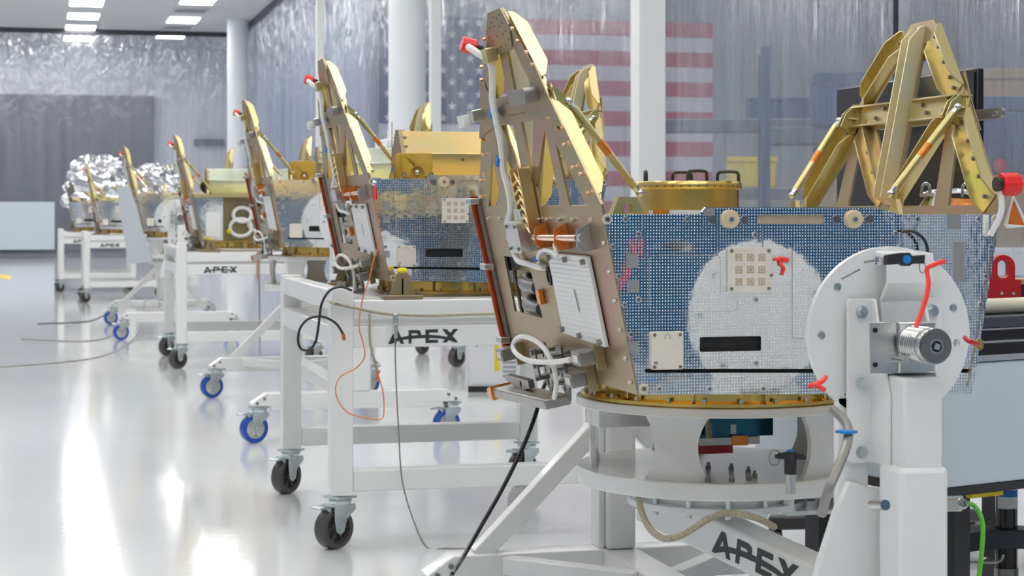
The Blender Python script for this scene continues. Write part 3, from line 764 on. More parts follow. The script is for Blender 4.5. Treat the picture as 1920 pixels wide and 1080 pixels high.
# bolts and rivets of the nearest satellite
for a, b in ((.06, .045), (.09, .085), (.17, .15), (.20, .185), (.14, .10), (.26, .21), (.30, .33), (.33, .36), (.385, .39), (.41, .42)):
    for A in (a, LL - a):
        for f, sg in ((PL, -1),):
            MB().cyl(f(A, b, -.001), f(A, b, -.008), .0048, n=8).build('rivet', 'copper_light' if sg < 0 else 'dark_steel', sat)
for a in (.08, .22, .33, .43, .50, .60, .66, .76, .88, 1.0):
    MB().cyl(PL(a, -.012, -.001), PL(a, -.012, -.008), .0048, n=8).build('plate_bolt', 'steel', sat)
for b in (-.06, -.12, -.18, -.24, -.30, -.35):
    MB().cyl(PL(.022, b, -.001), PL(.022, b, -.007), .0046, n=8).build('plate_bolt', 'brushed', sat)
for (p, q), T in ((((1.045, .02), (.845, .225)), (.08, .3, .5, .7, .92)), (((.80, .28), (.625, .44)), (.08, .25, .5, .75, .92)), (((.78, .225), (.585, .03)), (.1, .37, .63, .9))):
    for t_ in T:
        a, b = p[0] + (q[0] - p[0]) * t_, p[1] + (q[1] - p[1]) * t_
        for A in (a, LL - a): MB().cyl(PR(A, b, .0085), PR(A, b, .016), .0048, n=6).build('rivet', 'dark_steel', sat)
for a, b in ((.60, .24), (.70, .24), (.26, .24), (.33, .24), (.42, .24), (.45, .26), (.66, .262)):
    MB().cyl(PR(a, b, .0085), PR(a, b, .016), .005, n=6).build('rivet', 'dark_steel', sat)
# the red cap, harness and handle that stick out beyond its right plate
c = PR(-.03, .062, .010)
k = MB().prism([circ(0, 0, .026, 8)], lambda a, b, n: c + Vector((n, 0, 0)) + Vector((0, a, b)), -.018, .024).build('red_cap', 'red_plastic', sat, bevel=.003)
MB().cyl(c + Vector((-.03, 0, 0)), c + Vector((-.018, 0, 0)), .016, n=12).build('cap_stem', 'black_plastic', k)
MB().tube([c + Vector((-.02, 0, -.014)), c + Vector((-.016, -.002, -.04)), c + Vector((-.020, 0, -.07)), c + Vector((-.032, .02, -.11))], .007).build('harness', 'white_cable', sat)
MB().prism([rrect(.16, .228, .30, .252, .008), rrect(.175, .233, .20, .247, .004)[::-1]], PR, -.055, -.045).build('handle_bar', 'grey_anodised', sat, bevel=.002)
# edge blanket of the deck: white strip with orange tape pieces, right behind the front panel
s = MB()
p0, p1 = fpx(1225, 388), fpx(1655, 388)
s.box(p0[0], p1[0], FY + .012, FY + .03, ZD - .004, ZD + .008); s = s.build('deck_blanket', 'white_panel', sat)
for x0, x1 in ((1228, 1258), (1340, 1380), (1412, 1440), (1530, 1590)):
    a, b = fpx(x0, 388)[0], fpx(x1, 388)[0]
    MB().box(a, b, FY + .0105, FY + .031, ZD - .005, ZD + .0095).build('tape_band', 'orange_film', s)
# clevis block on the deck behind the left plate
a, b = fpx(1190, 400); MB().prism([[(-.035, 0), (.04, 0), (.022, .04), (-.018, .04)], rrect(-.008, .004, .012, .028, .002)[::-1]], lambda p, q, n: Vector((a + p, FY + .05 + n, ZD + q - .004)), 0, .03).build('deck_clevis', 'chromate_gold', sat)
# box and film hanging under the nearest satellite, inside its stand
q = MB().box(-.095, .097, -.12, .10, -.088, .058).build('lower_box', 'teal_film', sat)
MB().box(-.12, .06, -.13, .10, -.106, -.089).build('lower_tray', 'white_panel', q)
MB().box(-.01, .03, -.132, -.10, -.108, -.085).build('tape_band', 'orange_film', q)
MB().box(-.13, .0, -.11, .02, -.128, -.108).build('red_cover', 'red_paint', q)
MB().tube([(-.085, -.14, .06), (-.08, -.145, .0), (-.07, -.14, -.085)], .008).build('braided_strap', 'braid', q)
MB().box(-.01, .004, -.122, -.1205, -.082, -.060).build('film_label', 'label_white', q)
MB().box(-.30, -.17, -.02, .10, -.07, .058).build('lower_box', 'white_panel', sat)

# ------------------------------------------------------------------ lettering used on the trolleys and stands
APEX = [
    [(150, 560), (305, 250), (378, 250), (525, 560), (445, 560), (342, 352), (240, 560)],
    [(280, 455), (380, 425), (530, 395), (640, 378), (850, 366), (1000, 364), (1130, 367), (1350, 385), (1530, 422), (1660, 480), (1775, 548), (1700, 548), (1550, 490), (1380, 456), (1200, 442), (1000, 438), (800, 442), (600, 455), (400, 490), (215, 560)],
    [(625, 250), (830, 250), (880, 264), (903, 292), (912, 330), (912, 372), (838, 372), (835, 345), (820, 325), (692, 325), (692, 555), (625, 555)],
    [(1015, 243), (1307, 243), (1307, 315), (1100, 315), (1100, 480), (1307, 480), (1307, 550), (1015, 550)],
    [(1405, 242), (1510, 242), (1595, 330), (1670, 242), (1775, 242), (1645, 395), (1775, 548), (1680, 548), (1590, 450), (1510, 548), (1405, 548), (1535, 395)]]
def apex(f, width, name='lettering', parent=None):
    k = width / 1625.; mb = MB()
    for i, l in enumerate(APEX):
        L = [((x - 150) * k, (560 - y) * k) for x, y in l]
        mb.prism([L], f, -.0012 - .0001 * i, 0.0004)
    return mb.build(name, 'letter_grey', parent, flat=True)

def caster(parent, x, y, rz, rub, h=.187, hub='black_rubber', name='caster'):
    # swivel plate and fork, with wheel and brake pedal under it
    R = .073
    mb = MB()
    mb.box(-.042, .042, -.042, .042, h - .010, h - .001)
    mb.lathe([(.0001, h - .011), (.040, h - .011), (.042, h - .02), (.036, h - .03), (.034, h - .034), (.0001, h - .034)], None, 28)
    for s in (-1, 1):
        mb.prism([[(-.056, h - .03), (.038, h - .03), (.042, h - .05), (.0, h - .082), (-.012, R - .010), (-.03, R - .020), (-.048, R - .008), (-.056, h - .075)]], lambda a, b, n, s=s: Vector((a, s * n, b)), .033, .037)
    mb.box(-.052, .036, -.035, .035, h - .036, h - .03)
    mb.cyl((-.03, -.041, R), (-.03, .041, R), .010, n=12)
    c = mb.build(name, 'zinc', parent, bevel=.0012, loc=(x, y, 0), rot=(0, 0, rz))
    prof = [(R - .020, -.025), (R - .004, -.026), (R, -.020), (R, .020), (R - .004, .026), (R - .020, .025), (R - .020, -.025)]
    f = lambda p: Vector((-.03 + p.x, p.z, R + p.y))
    w_ = MB().lathe(prof, f, 40).build('wheel', rub, c)
    hb = MB().lathe([(R - .022, -.020), (R - .026, -.020), (R - .028, -.006), (.022, -.008), (.020, -.026), (.008, -.026), (.008, .026), (.020, .026), (.022, .008), (R - .028, .006), (R - .026, .020), (R - .022, .020)], f, 32)
    for k in range(6):
        a = k * PI / 3; u = Vector((math.cos(a), 0, math.sin(a))); q = Vector((-.03, 0, R)); hb.bar(q + u * .018, q + u * (R - .026), .008, .034, (0, 1, 0))
    hb.build('hub', hub, w_)
    b = MB().prism([[(-.050, h - .036), (-.085, h - .028), (-.118, h - .034), (-.118, h - .040), (-.085, h - .040), (-.06, h - .062), (-.05, h - .06)]], lambda a, q, n: Vector((a, n, q)), -.024, .024)
    b.build('brake_pedal', 'zinc', c, bevel=.002)
    return c

# ------------------------------------------------------------------ trolleys (square tube, black casters)
CW, CD, PT = 1.12, 1.42, .08
def cart(label):
    t = empty('trolley', (0, 0, 0), label=label, cat='trolley', group='lettered white steel trolleys')
    for x in (0, CW - PT):
        for y in (0, CD - PT):
            z1 = .926
            MB().box(x, x + PT, y, y + PT, .187, z1).build('post', 'white_paint', t, bevel=.004)
    for y in (0, CD - PT):
        MB().box(PT, CW - PT, y + .004, y + PT - .004, .812, .882).build('top_rail', 'white_paint', t, bevel=.005)
        r = MB().box(PT, CW - PT, y + .002, y + PT - .004, .712, .790).build('name_rail', 'white_paint', t, bevel=.005)
        if y == 0: apex(lambda a, b, n: Vector((.205 + a, y + .002 + n, .724 + b)), .256, parent=r)
        MB().box(PT, CW - PT, y + .003, y + PT - .003, .200, .277).build('bottom_rail', 'white_paint', t, bevel=.005)
    for x in (0, CW - PT):
        MB().box(x + .004, x + PT - .004, PT, CD - PT, .845, .918).build('side_rail', 'white_paint', t, bevel=.005)
        MB().box(x + .004, x + PT - .004, PT, CD - PT, .712, .790).build('side_rail', 'white_paint', t, bevel=.005)
    # deck plate and gold pedestals carrying the ring
    MB().prism([[(.17, .20), (CW - .05, .20), (CW - .05, CD - .1), (.17, CD - .1)], circ(.60, .70, .27, 40)[::-1]], XY, .862, .8805).build('carrier_plate', 'white_paint', t, bevel=.002)
    for x, y in ((.262, .035), (.88, .035), (.262, 1.30), (.88, 1.30)):
        q = MB().box(x - .072, x + .072, y - .03, y + .035, .8825, .897)
        q.prism([[(-.048, .897), (.048, .897), (.022, .972), (.010, .985), (-.010, .985), (-.022, .972)]], lambda a, b, n: Vector((x + a, y + n, b)), -.012, .0)
        q.prism([[(-.012, .897), (.03, .897), (.0, .96), (-.012, .96)]], lambda a, b, n: Vector((x + n, y + a, b)), -.005, .005)
        q = q.build('pedestal', 'bracket_tan', t, bevel=.002)
        MB().ball((x, y - .004, .985), .014, 8, 1.5, 1, .8).build('yellow_cap', 'yellow', q)
        for k in (-.058, .058): MB().cyl((x + k, y - .012, .897), (x + k, y - .012, .906), .010, n=6).build('bolt', 'dark_steel', q)
    for x, y, a in ((PT / 2, PT / 2, .55), (CW - PT / 2, PT / 2, .5), (PT / 2, CD - PT / 2, .75), (CW - PT / 2, CD - PT / 2, .6)):
        caster(t, x, y, a, 'black_rubber')
    return t
C2 = cart('nearest lettered white trolley, second satellite on it, cables tied along its top rail'); C2.location = (1.011, 6.56, 0)
carts = [C2]
for x, y, lab in ((1.03, 14.36, 'middle lettered white trolley with black casters, behind the blue casters'), (.60, 24.9, 'lettered white trolley carrying the foil wrapped satellite, far left'), (.32, 28.3, 'farthest lettered white trolley, leftmost in the picture')):
    c = copy_tree(C2, None); c.location = (x, y, 0); c['label'] = lab; carts.append(c)

# ------------------------------------------------------------------ rotating stands (blue casters)
def stand(label, loc, up, rear, front):
    # origin on the floor below the ring centre; up raises the cradle; rear and front place the cross feet
    t = empty('rotating_stand', loc, label=label, cat='stand', group='rotating white stands with cradle rings')
    zb = .255; B = lambda mb, n, m='white_paint', bv=.004, p=t: mb.build(n, m, p, bevel=bv)
    HW = .555
    for y in (front, rear):
        B(MB().prism([[(-HW + .10, .165), (HW - .10, .165), (HW - .10, .19), (HW, .19), (HW, .203), (HW - .075, zb), (-HW + .075, zb), (-HW, .203), (-HW, .19), (-HW + .10, .19)]], lambda a, b, n: Vector((a, y + n, b)), -.045, .045), 'cross_foot')
        for s in (-1, 1):
            for a, b in ((.525, .205), (.487, .228)):
                MB().cyl((s * a, y - .045, b), (s * a, y - .052, b), .0075, n=10).build('bolt', 'dark_steel', t)
            caster(t, s * (HW - .045), y, PI * .12 if s < 0 else PI * .1, 'blue_rubber', .187, 'cream_plastic')
    B(MB().box(-.05, .05, front + .045, rear - .045, .175, zb - .002), 'long_beam')
    for s in (-1, 1):
        B(MB().bar((s * .05, rear - .35, zb - .03), (s * .33, rear - .05, zb - .03), .05, .05), 'foot_brace')
        B(MB().bar((s * .05, rear, .60), (s * .40, rear, zb - .01), .05, .05), 'brace')
    zt = .96 + up
    # rear column and its shaft
    B(MB().box(-.043, .043, rear - .055, rear + .03, zb - .002, zt + .10), 'column', bv=.012)
    for s in (-1,): B(MB().box(s * .052 - .009, s * .052 + .009, rear - .035, rear + .045, zb, zt + .06), 'column_flange')
    B(MB().cyl((0, rear - .06, zt), (0, .60, zt), .03), 'shaft', 'steel')
    B(MB().prism([circ(0, zt, .13, 48)], XZ, .60, .612), 'rear_disc', bv=.002)
    # front column: wide lower box, slim inner tube
    B(MB().box(-.03, .07, front - .05, front + .05, zb - .002, .722 + up), 'column', bv=.012)
    B(MB().box(-.019, .061, front - .042, front + .042, .70 + up, .888 + up), 'inner_column', bv=.006)
    # cradle: ring, hourglass webs, lower disc, hub and beam
    z = up
    R1, R0 = .337, .27
    B(MB().lathe([(R0, .737 + z), (R1, .737 + z), (R1, .758 + z), (R0, .758 + z), (R0, .737 + z)], None, 96), 'cradle_ring', 'ring_white', .002)
    B(MB().lathe([(.0001, .552 + z), (R1 - .002, .552 + z), (R1 - .002, .591 + z), (.0001, .591 + z)], None, 96), 'cradle_disc', 'ring_white', .003)
    for a0 in (-128, -56, 16, 88, 160):
        a = math.radians(a0); wd = .078; rr = .305
        L = []
        for k in range(11):
            q = -1 + 2 * k / 10; L.append((wd * (.66 + .34 * q * q), .591 + .146 * (k / 10)))
        L = L + [(-p, q) for p, q in reversed(L)]
        mb = MB(); seg = 8
        def f(p, q, n): return Vector(((rr + n) * math.cos(a + p / rr), (rr + n) * math.sin(a + p / rr), q + z))
        vs = []; rows = []
        for k in range(11):
            wk, zz = L[k]
            for n in (0, -.012):
                for i in range(seg + 1): vs.append(f(-wk + 2 * wk * i / seg, zz, n))
        fs = []; W = 2 * (seg + 1)
        for k in range(10):
            for i in range(seg):
                for o in (0, seg + 1): fs.append((k * W + o + i, k * W + o + i + 1, (k + 1) * W + o + i + 1, (k + 1) * W + o + i))
            for i in (0, seg): fs.append((k * W + i, k * W + seg + 1 + i, (k + 1) * W + seg + 1 + i, (k + 1) * W + i))
        mb.add(vs, fs); B(mb, 'cradle_web', 'ring_white', 0)
    hb = B(MB().lathe([(.0001, .500 + z), (.215, .500 + z), (.215, .515 + z), (.19, .516 + z), (.19, .551 + z), (.0001, .551 + z)], None, 64), 'hub', 'white_paint', .001)
    for k in range(14):
        a = 2 * PI * k / 14; c = (.203 * math.cos(a), .203 * math.sin(a))
        MB().cyl((*c, .491 + z), (*c, .553 + z), .007, n=10).build('stud', 'zinc', hb)
    d = Vector((.087, -.267, -.042)).normalized(); sv = Vector((d.y, -d.x, 0)).normalized(); uv = sv.cross(d)
    if uv.z < 0: uv = -uv
    P0 = Vector((-.055, -.129, .479 + z))           # top left edge of the beam; sv points to its left side
    if sv.x > 0: sv = -sv
    fb = lambda t_, b, n: P0 + d * t_ + uv * b + sv * n
    bm_ = B(MB().prism([[(-.30, -.088), (.66, -.088), (.66, 0), (-.30, 0)]], fb, -.085, 0), 'cradle_beam', bv=.006)
    apex(lambda a, b, n: fb(.005 + a, -.074 + b, .0006 - n), .30, parent=bm_)
    B(MB().box(-.05, .05, .0, .16, .470 + z, .502 + z), 'beam_block')
    B(MB().prism([rrect(.10, .49, .26, .535, .01), rrect(.125, .50, .235, .528, .006)[::-1]], lambda a, b, n: Vector((a, n, b + z)), -.18, -.05), 'channel_bracket')
    # trunnion end: disc, end plate, channel bolted to the disc, gear box
    yd = YF - .345
    zt = .96 + up
    dx = .0255
    holes = [circ(dx + .144 * math.cos(a), zt + .144 * math.sin(a), .008, 12)[::-1] for a in [math.radians(d) for d in (60, 180, 232, 352, 140, 20, 300, 100)]]
    B(MB().prism([circ(dx, zt, .1705, 72)] + holes, XZ, yd, yd + .014), 'trunnion_disc', 'white_paint', .0015)
    for d in (60, 140, 180, 20):
        a = math.radians(d); c = (dx + .144 * math.cos(a), zt + .144 * math.sin(a))
        MB().cyl((c[0], yd + .004, c[1]), (c[0], yd - .004, c[1]), .0065, n=6).build('disc_bolt', 'zinc', t)
    B(MB().box(-.017, .059, yd - .085, yd - .03, .885 + up, .955 + up), 'gear_gap_shade', 'dark_steel', .001)  # dark box standing in for the shade in the gap under the gear box
    B(MB().prism([[(-.165, .385 + z), (.0, .385 + z), (.02, .66 + z), (-.032, .668 + z), (-.072, .680 + z), (-.100, .62 + z), (-.135, .52 + z)]], XZ, yd - .02, yd + .0), 'end_plate', bv=.006)
    B(MB().box(-.085, -.02, yd - .0, yd + .02, .30 + z, .84 + z), 'end_column', bv=.003)
    for s, x0, x1 in ((-1, -.072, -.014), (1, .078, .125)):
        L = rrect(x0, .715 + z, x1, 1.03 + z, .008)
        B(MB().prism([L], XZ, yd - .022, yd - .012), 'channel_flange', bv=.002)
    B(MB().prism([[(yd - .10, .715 + z), (yd - .012, .715 + z), (yd - .012, 1.03 + z), (yd - .035, 1.03 + z), (yd - .10, .85 + z)]], lambda a, b, n: Vector((n, a, b)), -.025, -.0195), 'channel_web', bv=.002)
    B(MB().prism([[(yd - .10, .715 + z), (yd - .012, .715 + z), (yd - .012, 1.03 + z), (yd - .035, 1.03 + z), (yd - .10, .85 + z)]], lambda a, b, n: Vector((n, a, b)), .0785, .085), 'channel_web', bv=.002)
    for c in ((-.045, 1.005), (-.045, .868), (-.045, .735), (.104, 1.005)):
        MB().cyl((c[0], yd - .022, c[1] + z), (c[0], yd - .034, c[1] + z), .0095, n=6).cyl((c[0], yd - .022, c[1] + z), (c[0], yd - .026, c[1] + z), .012, n=16).build('bracket_bolt', 'zinc', t)
    # bent top plate with the locking pin
    pr = [(0, 1.122), (-.002, 1.122), (-.060, 1.118), (-.062, 1.062), (-.030, 1.025), (-.030, .96), (-.022, .96), (-.022, 1.028), (-.052, 1.064), (-.052, 1.108), (0, 1.112)]
    B(MB().prism([[(yd + a, b + z) for a, b in pr]], lambda a, b, n: Vector((n, a, b)), -.008, .088), 'bent_plate', bv=.002)
    yp = yd - .10
    gp = B(MB().box(-.066, -.010, yp - .004, yp, .893 + z, .99 + z), 'gear_plate', 'brushed', .001)
    for q in (.975, .91): MB().cyl((-.055, yp - .0042, q + z), (-.055, yp - .0055, q + z), .005, n=10).build('plate_hole', 'black_void', gp)
    B(MB().box(-.010, .066, yp - .012, yp + .02, .893 + z, .99 + z), 'gear_housing', 'brushed', .003)
    gx, gz = .020, .950 + z
    f = lambda p: Vector((gx + p.x, yp - .012 - p.z, gz + p.y))
    prof = [(.034, 0)]
    for k in range(7): prof += [(.034, .006 + .009 * k), (.0325, .008 + .009 * k), (.0325, .012 + .009 * k), (.034, .014 + .009 * k)]
    prof += [(.034, .085), (.033, .088), (.0001, .088)]
    gb = MB().lathe(prof, f, 40).build('gear_barrel', 'steel', t)
    MB().lathe([(.014, .0885), (.031, .0885), (.031, .0905), (.014, .0905)], f, 40).build('gear_face', 'dark_steel', gb)
    MB().lathe([(.0105, .0905), (.014, .0905), (.014, .093), (.0105, .093), (.0105, .0885)], f, 28).build('gear_collar', 'steel', gb)
    MB().lathe([(.0001, .0895), (.0105, .0895)], f, 28).build('gear_bore', 'black_void', gb)
    s = MB(); c = f(Vector((0, 0, .0895))); r_ = .0075
    s.prism([[(r_ * math.cos(a), r_ * math.sin(a)) for a in (.5, .5 + PI / 2, .5 + PI, .5 + 1.5 * PI)]], lambda a, b, n: Vector((c.x + a, c.y - n, c.z + b)), 0, .006).build('drive_square', 'brushed', gb)
    MB().cyl((gx - .035, yp - .0, gz - .03), (gx - .035, yp - .05, gz - .03), .006, n=12).build('gear_bolt', 'steel', gb)
    MB().cyl((gx + .03, yp - .0, gz + .022), (gx + .03, yp - .06, gz + .022), .006, n=12).build('gear_bolt', 'zinc', gb)
    return t
T1 = stand('nearest white rotating stand with round end disc and gear box, in front at right', (S1C.x, S1C.y, 0), 0, .80, -1.00)
T3 = stand('white rotating stand with two blue casters showing left of the nearest trolley', (1.63, 10.945, 0), .179, 1.16, -1.24)
T5 = copy_tree(T3, None); T5.location = (1.30, 18.6 + LL / 2 - .2, -.0); T5['label'] = 'farther white rotating stand with blue casters, under the fifth satellite'
for o in kids(T5):
    pass
S5.location.z = .759 + .179
S3.location.z = .759 + .179

# ------------------------------------------------------------------ things on the satellite decks
def part(mb, name, m, p, **k): return mb.build(name, m, p, **k)
# round gold cover with four black handles, on the nearest deck
c0 = atd(1290, 388, 4.95)
t = empty('round_cover', (c0.x, c0.y, S1C.z + ZD - .004), label='round gold cover with four black handles on the nearest deck', cat='cover')
R = .142
MB().lathe([(.0001, 0), (R - .008, 0), (R - .008, .066), (R - .002, .068), (R, .072), (R, .080), (R - .004, .088), (.0001, .088)], None, 80).build('drum', 'gold_lid', t)
for a in range(40):
    q = a * 2 * PI / 40; MB().cyl(((R - .001) * math.cos(q), (R - .001) * math.sin(q), .0745), ((R + .001) * math.cos(q), (R + .001) * math.sin(q), .0745), .003, n=6).build('rim_screw', 'dark_steel', t)
for ax, ay, ry in ((-.118, .0, 1.2), (-.01, -.10, .15), (.015, .09, .1), (.105, -.02, -.5)):
    h = [(-.028, 0), (-.027, .02), (-.018, .026), (.018, .026), (.027, .02), (.028, 0)]
    MB().tube([Vector((ax, ay, .088)) + Vector((p * math.cos(ry), p * math.sin(ry), q)) for p, q in h], .0045, 8, 3).build('handle', 'black_plastic', t)
MB().prism([rrect(-.012, -.03, .012, .03, .011)], XY, .089, .091).build('tab', 'ivory', t, loc=(.075, -.10, .0))
# octagonal gold housing on the second and the fourth deck
def housing(s, label, x0=-.30, x1=.36, ir=False, y=.02):
    t = empty('gold_housing', s.location + Vector((0, y, ZD - .004)), label=label, cat='housing', group='octagonal gold housings')
    r, k = .10, .045; prof = [(-r, .02 + k), (-r + k * .6, .012), (r - k * .6, .012), (r, .02 + k), (r, .115), (r - .075, .205), (-r + .075, .205), (-r, .115)]
    MB().prism([prof], lambda a, b, n: Vector((n, a, b)), x0, x1).build('shell', 'iridescent' if ir else 'gold_box', t, bevel=.002)
    pr2 = [(a * 1.06, .105 + (b - .105) * 1.06) for a, b in prof]
    for xx in (x0, x1):
        e = MB().prism([pr2], lambda a, b, n: Vector((n, a, b)), xx - .008, xx + .008).build('end_flange', 'bracket_tan', t, bevel=.001)
    e = kids(t)[1]
    for i in range(8):
        a, b = pr2[i]; a2, b2 = pr2[(i + 1) % 8]
        for q in (.3, .7):
            a_, b_ = (a + (a2 - a) * q) * .97, .105 + (b + (b2 - b) * q - .105) * .97
            MB().cyl((x0 - .012, a_, b_), (x0 + .022, a_, b_), .0035, n=6).build('bolt', 'dark_steel', e)
    MB().box(x0 + .03, x1 - .03, -.08, .08, 0, .014).build('foot_plate', 'chromate_gold', t)
    MB().cyl((0.02, -r - .001, .09), (.02, -r - .008, .09), .006, n=10).build('lift_eye', 'dark_steel', t)
    return t
housing(S2, 'octagonal gold housing with a bolted end flange on the second deck', -.22, .40, y=.10)
housing(S3, 'long pale gold housing behind the ochre canvas pouch of the second deck', -.10, .40, True, .10)
housing(S4, 'pale green gold housing on the fourth deck, black bag in front of it', -.30, .42, True, -.10)
# canvas pouches
def pouch(px0, px1, y0, y1, d, label, s):
    a = atd((px0 + px1) / 2, y1, d); W = (px1 - px0) * d / FPX; H = (y1 - y0) * d / FPX
    t = empty('canvas_pouch', (a.x, a.y, s.location.z + ZD - .004), -.12, label=label, cat='pouch', group='ochre canvas pouches')
    body = [(-W / 2, .004), (W / 2, .004), (W / 2 * 1.02, H * .5), (W / 2 * .97, H), (-W / 2 * .94, H * 1.0), (-W / 2 * 1.03, H * .6)]
    MB().prism([body], XZ, .02, .085).build('body', 'canvas', t, bevel=.012)
    n = 14; arch = [(.012 + .024 * math.cos(q), .028 + .024 * math.sin(q)) for q in [PI * k / n for k in range(n + 1)]]
    fl = [(-W * .33, .012), (-.012 , .012)] + list(reversed(arch)) + [(.036, .012), (W * .5, .018), (W * .49, H), (-W * .34, H)]
    f = MB().prism([fl], XZ, .008, .019).build('flap', 'canvas', t, bevel=.004)
    for x in (-W * .27, W * .45):
        MB().lathe([(.0055, .0), (.0095, 0), (.0095, .003), (.0055, .003), (.0055, 0)], lambda p: Vector((x + p.x, .008 - p.z, .022 + p.y)), 20).build('grommet', 'steel', f)
    MB().ball((.012, .016, .03), .013, 10).build('snap', 'steel', t)
    return t
pouch(742, 812, 281, 333, 7.0, 'ochre canvas pouch with a flap and eyelets on the second deck', S2)
pouch(541, 592, 297, 335, 10.7, 'smaller ochre canvas pouch on the third deck', S3)
b = atd(396, 360, 15.0); MB().ball((0, 0, .05), .09, 10, 1.0, .7, .75).build('black_bag', 'black_plastic', loc=(b.x, b.y, S4.location.z + ZD + .010))
tag(bpy.data.objects['black_bag'], 'small black bag lying on the fourth deck', 'bag')
# antenna whip beside the pouch and white elbow of duct tape
b = atd(735, 332, 7.0)
t = empty('whip_antenna', (b.x, b.y, S2.location.z + ZD - .004), label='thin copper whip antenna left of the ochre pouch on the second deck', cat='antenna')
MB().cyl((0, 0, 0), (0, 0, .03), .012, .008).build('base', 'gold_bright', t); MB().cyl((0, 0, .03), (0, 0, .045), .004).build('ferrule', 'blue_plastic', t)
MB().cyl((0, 0, .045), (0, 0, .22), .0013, n=6).build('whip', 'copper', t)
# silver foil over the far satellites
def foil(name, c, sx, sy, sz, label, seed):
    rnd = random.Random(seed); n, m = 26, 14; mb = MB(); vs = []
    for i in range(m + 1):
        th = PI * i / m * .55
        for j in range(n):
            ph = 2 * PI * j / n; k = 1 + rnd.uniform(-.13, .13)
            r = math.sin(th) ** .55 if th > 0 else 0
            vs.append((sx * r * math.cos(ph) * k, sy * r * math.sin(ph) * k, sz * math.cos(th) * (1 + rnd.uniform(-.08, .08))))
    fs = [(i * n + j, i * n + (j + 1) % n, (i + 1) * n + (j + 1) % n, (i + 1) * n + j) for i in range(m) for j in range(n)]
    o = mb.add(vs, fs).build(name, 'foil', None, flat=True, loc=c); tag(o, label, 'foil cover', 'silver foil covers'); return o
foil('foil_cover', (.90, 28.85, 1.345), .50, .48, .66, 'big crumpled silver foil draped over the last satellite', 3)
foil('foil_cover', (1.53, 25.4, 1.345), .34, .40, .46, 'smaller crumpled silver foil on the sixth deck, right of the big one', 5)
# nozzle, foil and tubes on the near right of the nearest deck
d0 = S1C.z + ZD - .004
b = atd(1752, 392, 4.6)
t = empty('thruster_nozzle', (b.x, b.y, d0), label='small gold ribbed nozzle on the nearest deck under the right frame', cat='nozzle')
MB().lathe([(.050, 0), (.046, .006), (.018, .040), (.018, .046), (.0001, .046)], None, 32).build('bell', 'chromate_gold', t)
for k in range(8):
    a = k * PI / 4; MB().bar((.05 * math.cos(a), .05 * math.sin(a), .004), (.02 * math.cos(a), .02 * math.sin(a), .044), .004, .006).build('rib', 'chromate_pale', t)
MB().box(-.03, .03, -.02, .02, .046, .054).build('cap_plate', 'chromate_pale', t)
def flap(name, m, d, quad, label, z=0):
    P = [atd(x, y, d + k) for x, y, k in quad]; n = (P[1] - P[0]).cross(P[2] - P[0]).normalized() * .0012
    o = MB().add([p + n for p in P] + [p - n for p in P], [(0, 1, 2, 3), (7, 6, 5, 4), (0, 4, 5, 1), (1, 5, 6, 2), (2, 6, 7, 3), (3, 7, 4, 0)]).build(name, m, None, flat=True)
    return tag(o, label, 'film', 'loose blanket flaps on the nearest deck')
flap('orange_blanket', 'orange_film', 4.62, ((1782, 398, 0), (1842, 398, .03), (1840, 374, .10), (1775, 372, .06)), 'orange film flap right of the nozzle on the nearest deck')
flap('white_blanket', 'white_panel', 4.5, ((1742, 397, .0), (1780, 398, .05), (1772, 388, .1), (1752, 362, .05)), 'white film flap curled beside the nozzle')
flap('silver_blanket', 'foil', 5.0, ((1632, 403, 0), (1690, 403, .03), (1686, 378, .10), (1650, 374, .06)), 'silver film flap left of the right frame foot')
MB().tube([atd(x, y, 4.75) for x, y in ((1732, 366), (1745, 361), (1775, 359), (1800, 358), (1822, 363), (1830, 372))], .007).build('foil_tube', 'foil')
tag(bpy.data.objects['foil_tube'], 'silver wrapped tube over the nozzle on the nearest deck', 'tube')
for k, (x, y) in enumerate(((1736, 358), (1812, 358))):
    o = MB().tube([atd(x - 7, y + 12, 4.7), atd(x - 7, y - 8, 4.7), atd(x, y - 14, 4.7), atd(x + 7, y - 8, 4.7), atd(x + 7, y + 12, 4.7)], .004, 8, 3).build('lifting_loop', 'steel')
    tag(o, ('left' if k == 0 else 'right') + ' grey wire loop over the nozzle on the nearest deck', 'loop')
# white edged triangular orange flag hanging beyond the red cap at right
P = [atd(x, y, 4.1) for x, y in ((1884, 424), (1900, 370), (1925, 424))]
t = MB().prism([[(0, 0), (1, 0), (.5, .95)]], lambda a, b, n: P[0] + (P[2] - P[0]) * a + (P[1] - (P[0] + P[2]) / 2) * b + Vector((0, n, 0)), 0, .003).build('warning_pennant', 'orange_paint')
tag(t, 'orange triangle with white edges beside the red cap at far right', 'pennant')
MB().tube([P[0], P[1], P[2], P[0]], .006, 6, 1).build('white_edge', 'white_cable', t)

# ------------------------------------------------------------------ cables and straps
def cable(name, pts, r, m, label, cat='cable', smooth=4, n=8):
    return tag(MB().tube(pts, r, n, smooth).build(name, m), label, cat)
D2 = 6.5
yF = 6.545                                        # just in front of the second trolley
cable('black_cable', [atd(1032, 686, 4.95), atd(1018, 730, 4.8), atd(1000, 790, 4.75), atd(975, 850, 4.7), atd(940, 920, 4.65), atd(900, 990, 4.6), atd(868, 1045, 4.5), atd(840, 1090, 4.4), atz(800, 1155, .006), atz(740, 1200, .006)], .0055, 'black_cable', 'black cable hanging from the nearest satellite hinge to the floor')
w_ = cable('ground_wire', [aty(741, 640, yF), aty(742, 700, yF), aty(747, 800, yF), aty(754, 900, yF - .02), aty(775, 975, yF - .05), atz(800, 1026, .004), atz(835, 1028, .004), atz(872, 1028, .004)], .0028, 'grey_cable', 'thin grey ground wire dropping from the metal clip on the trolley', 'wire')
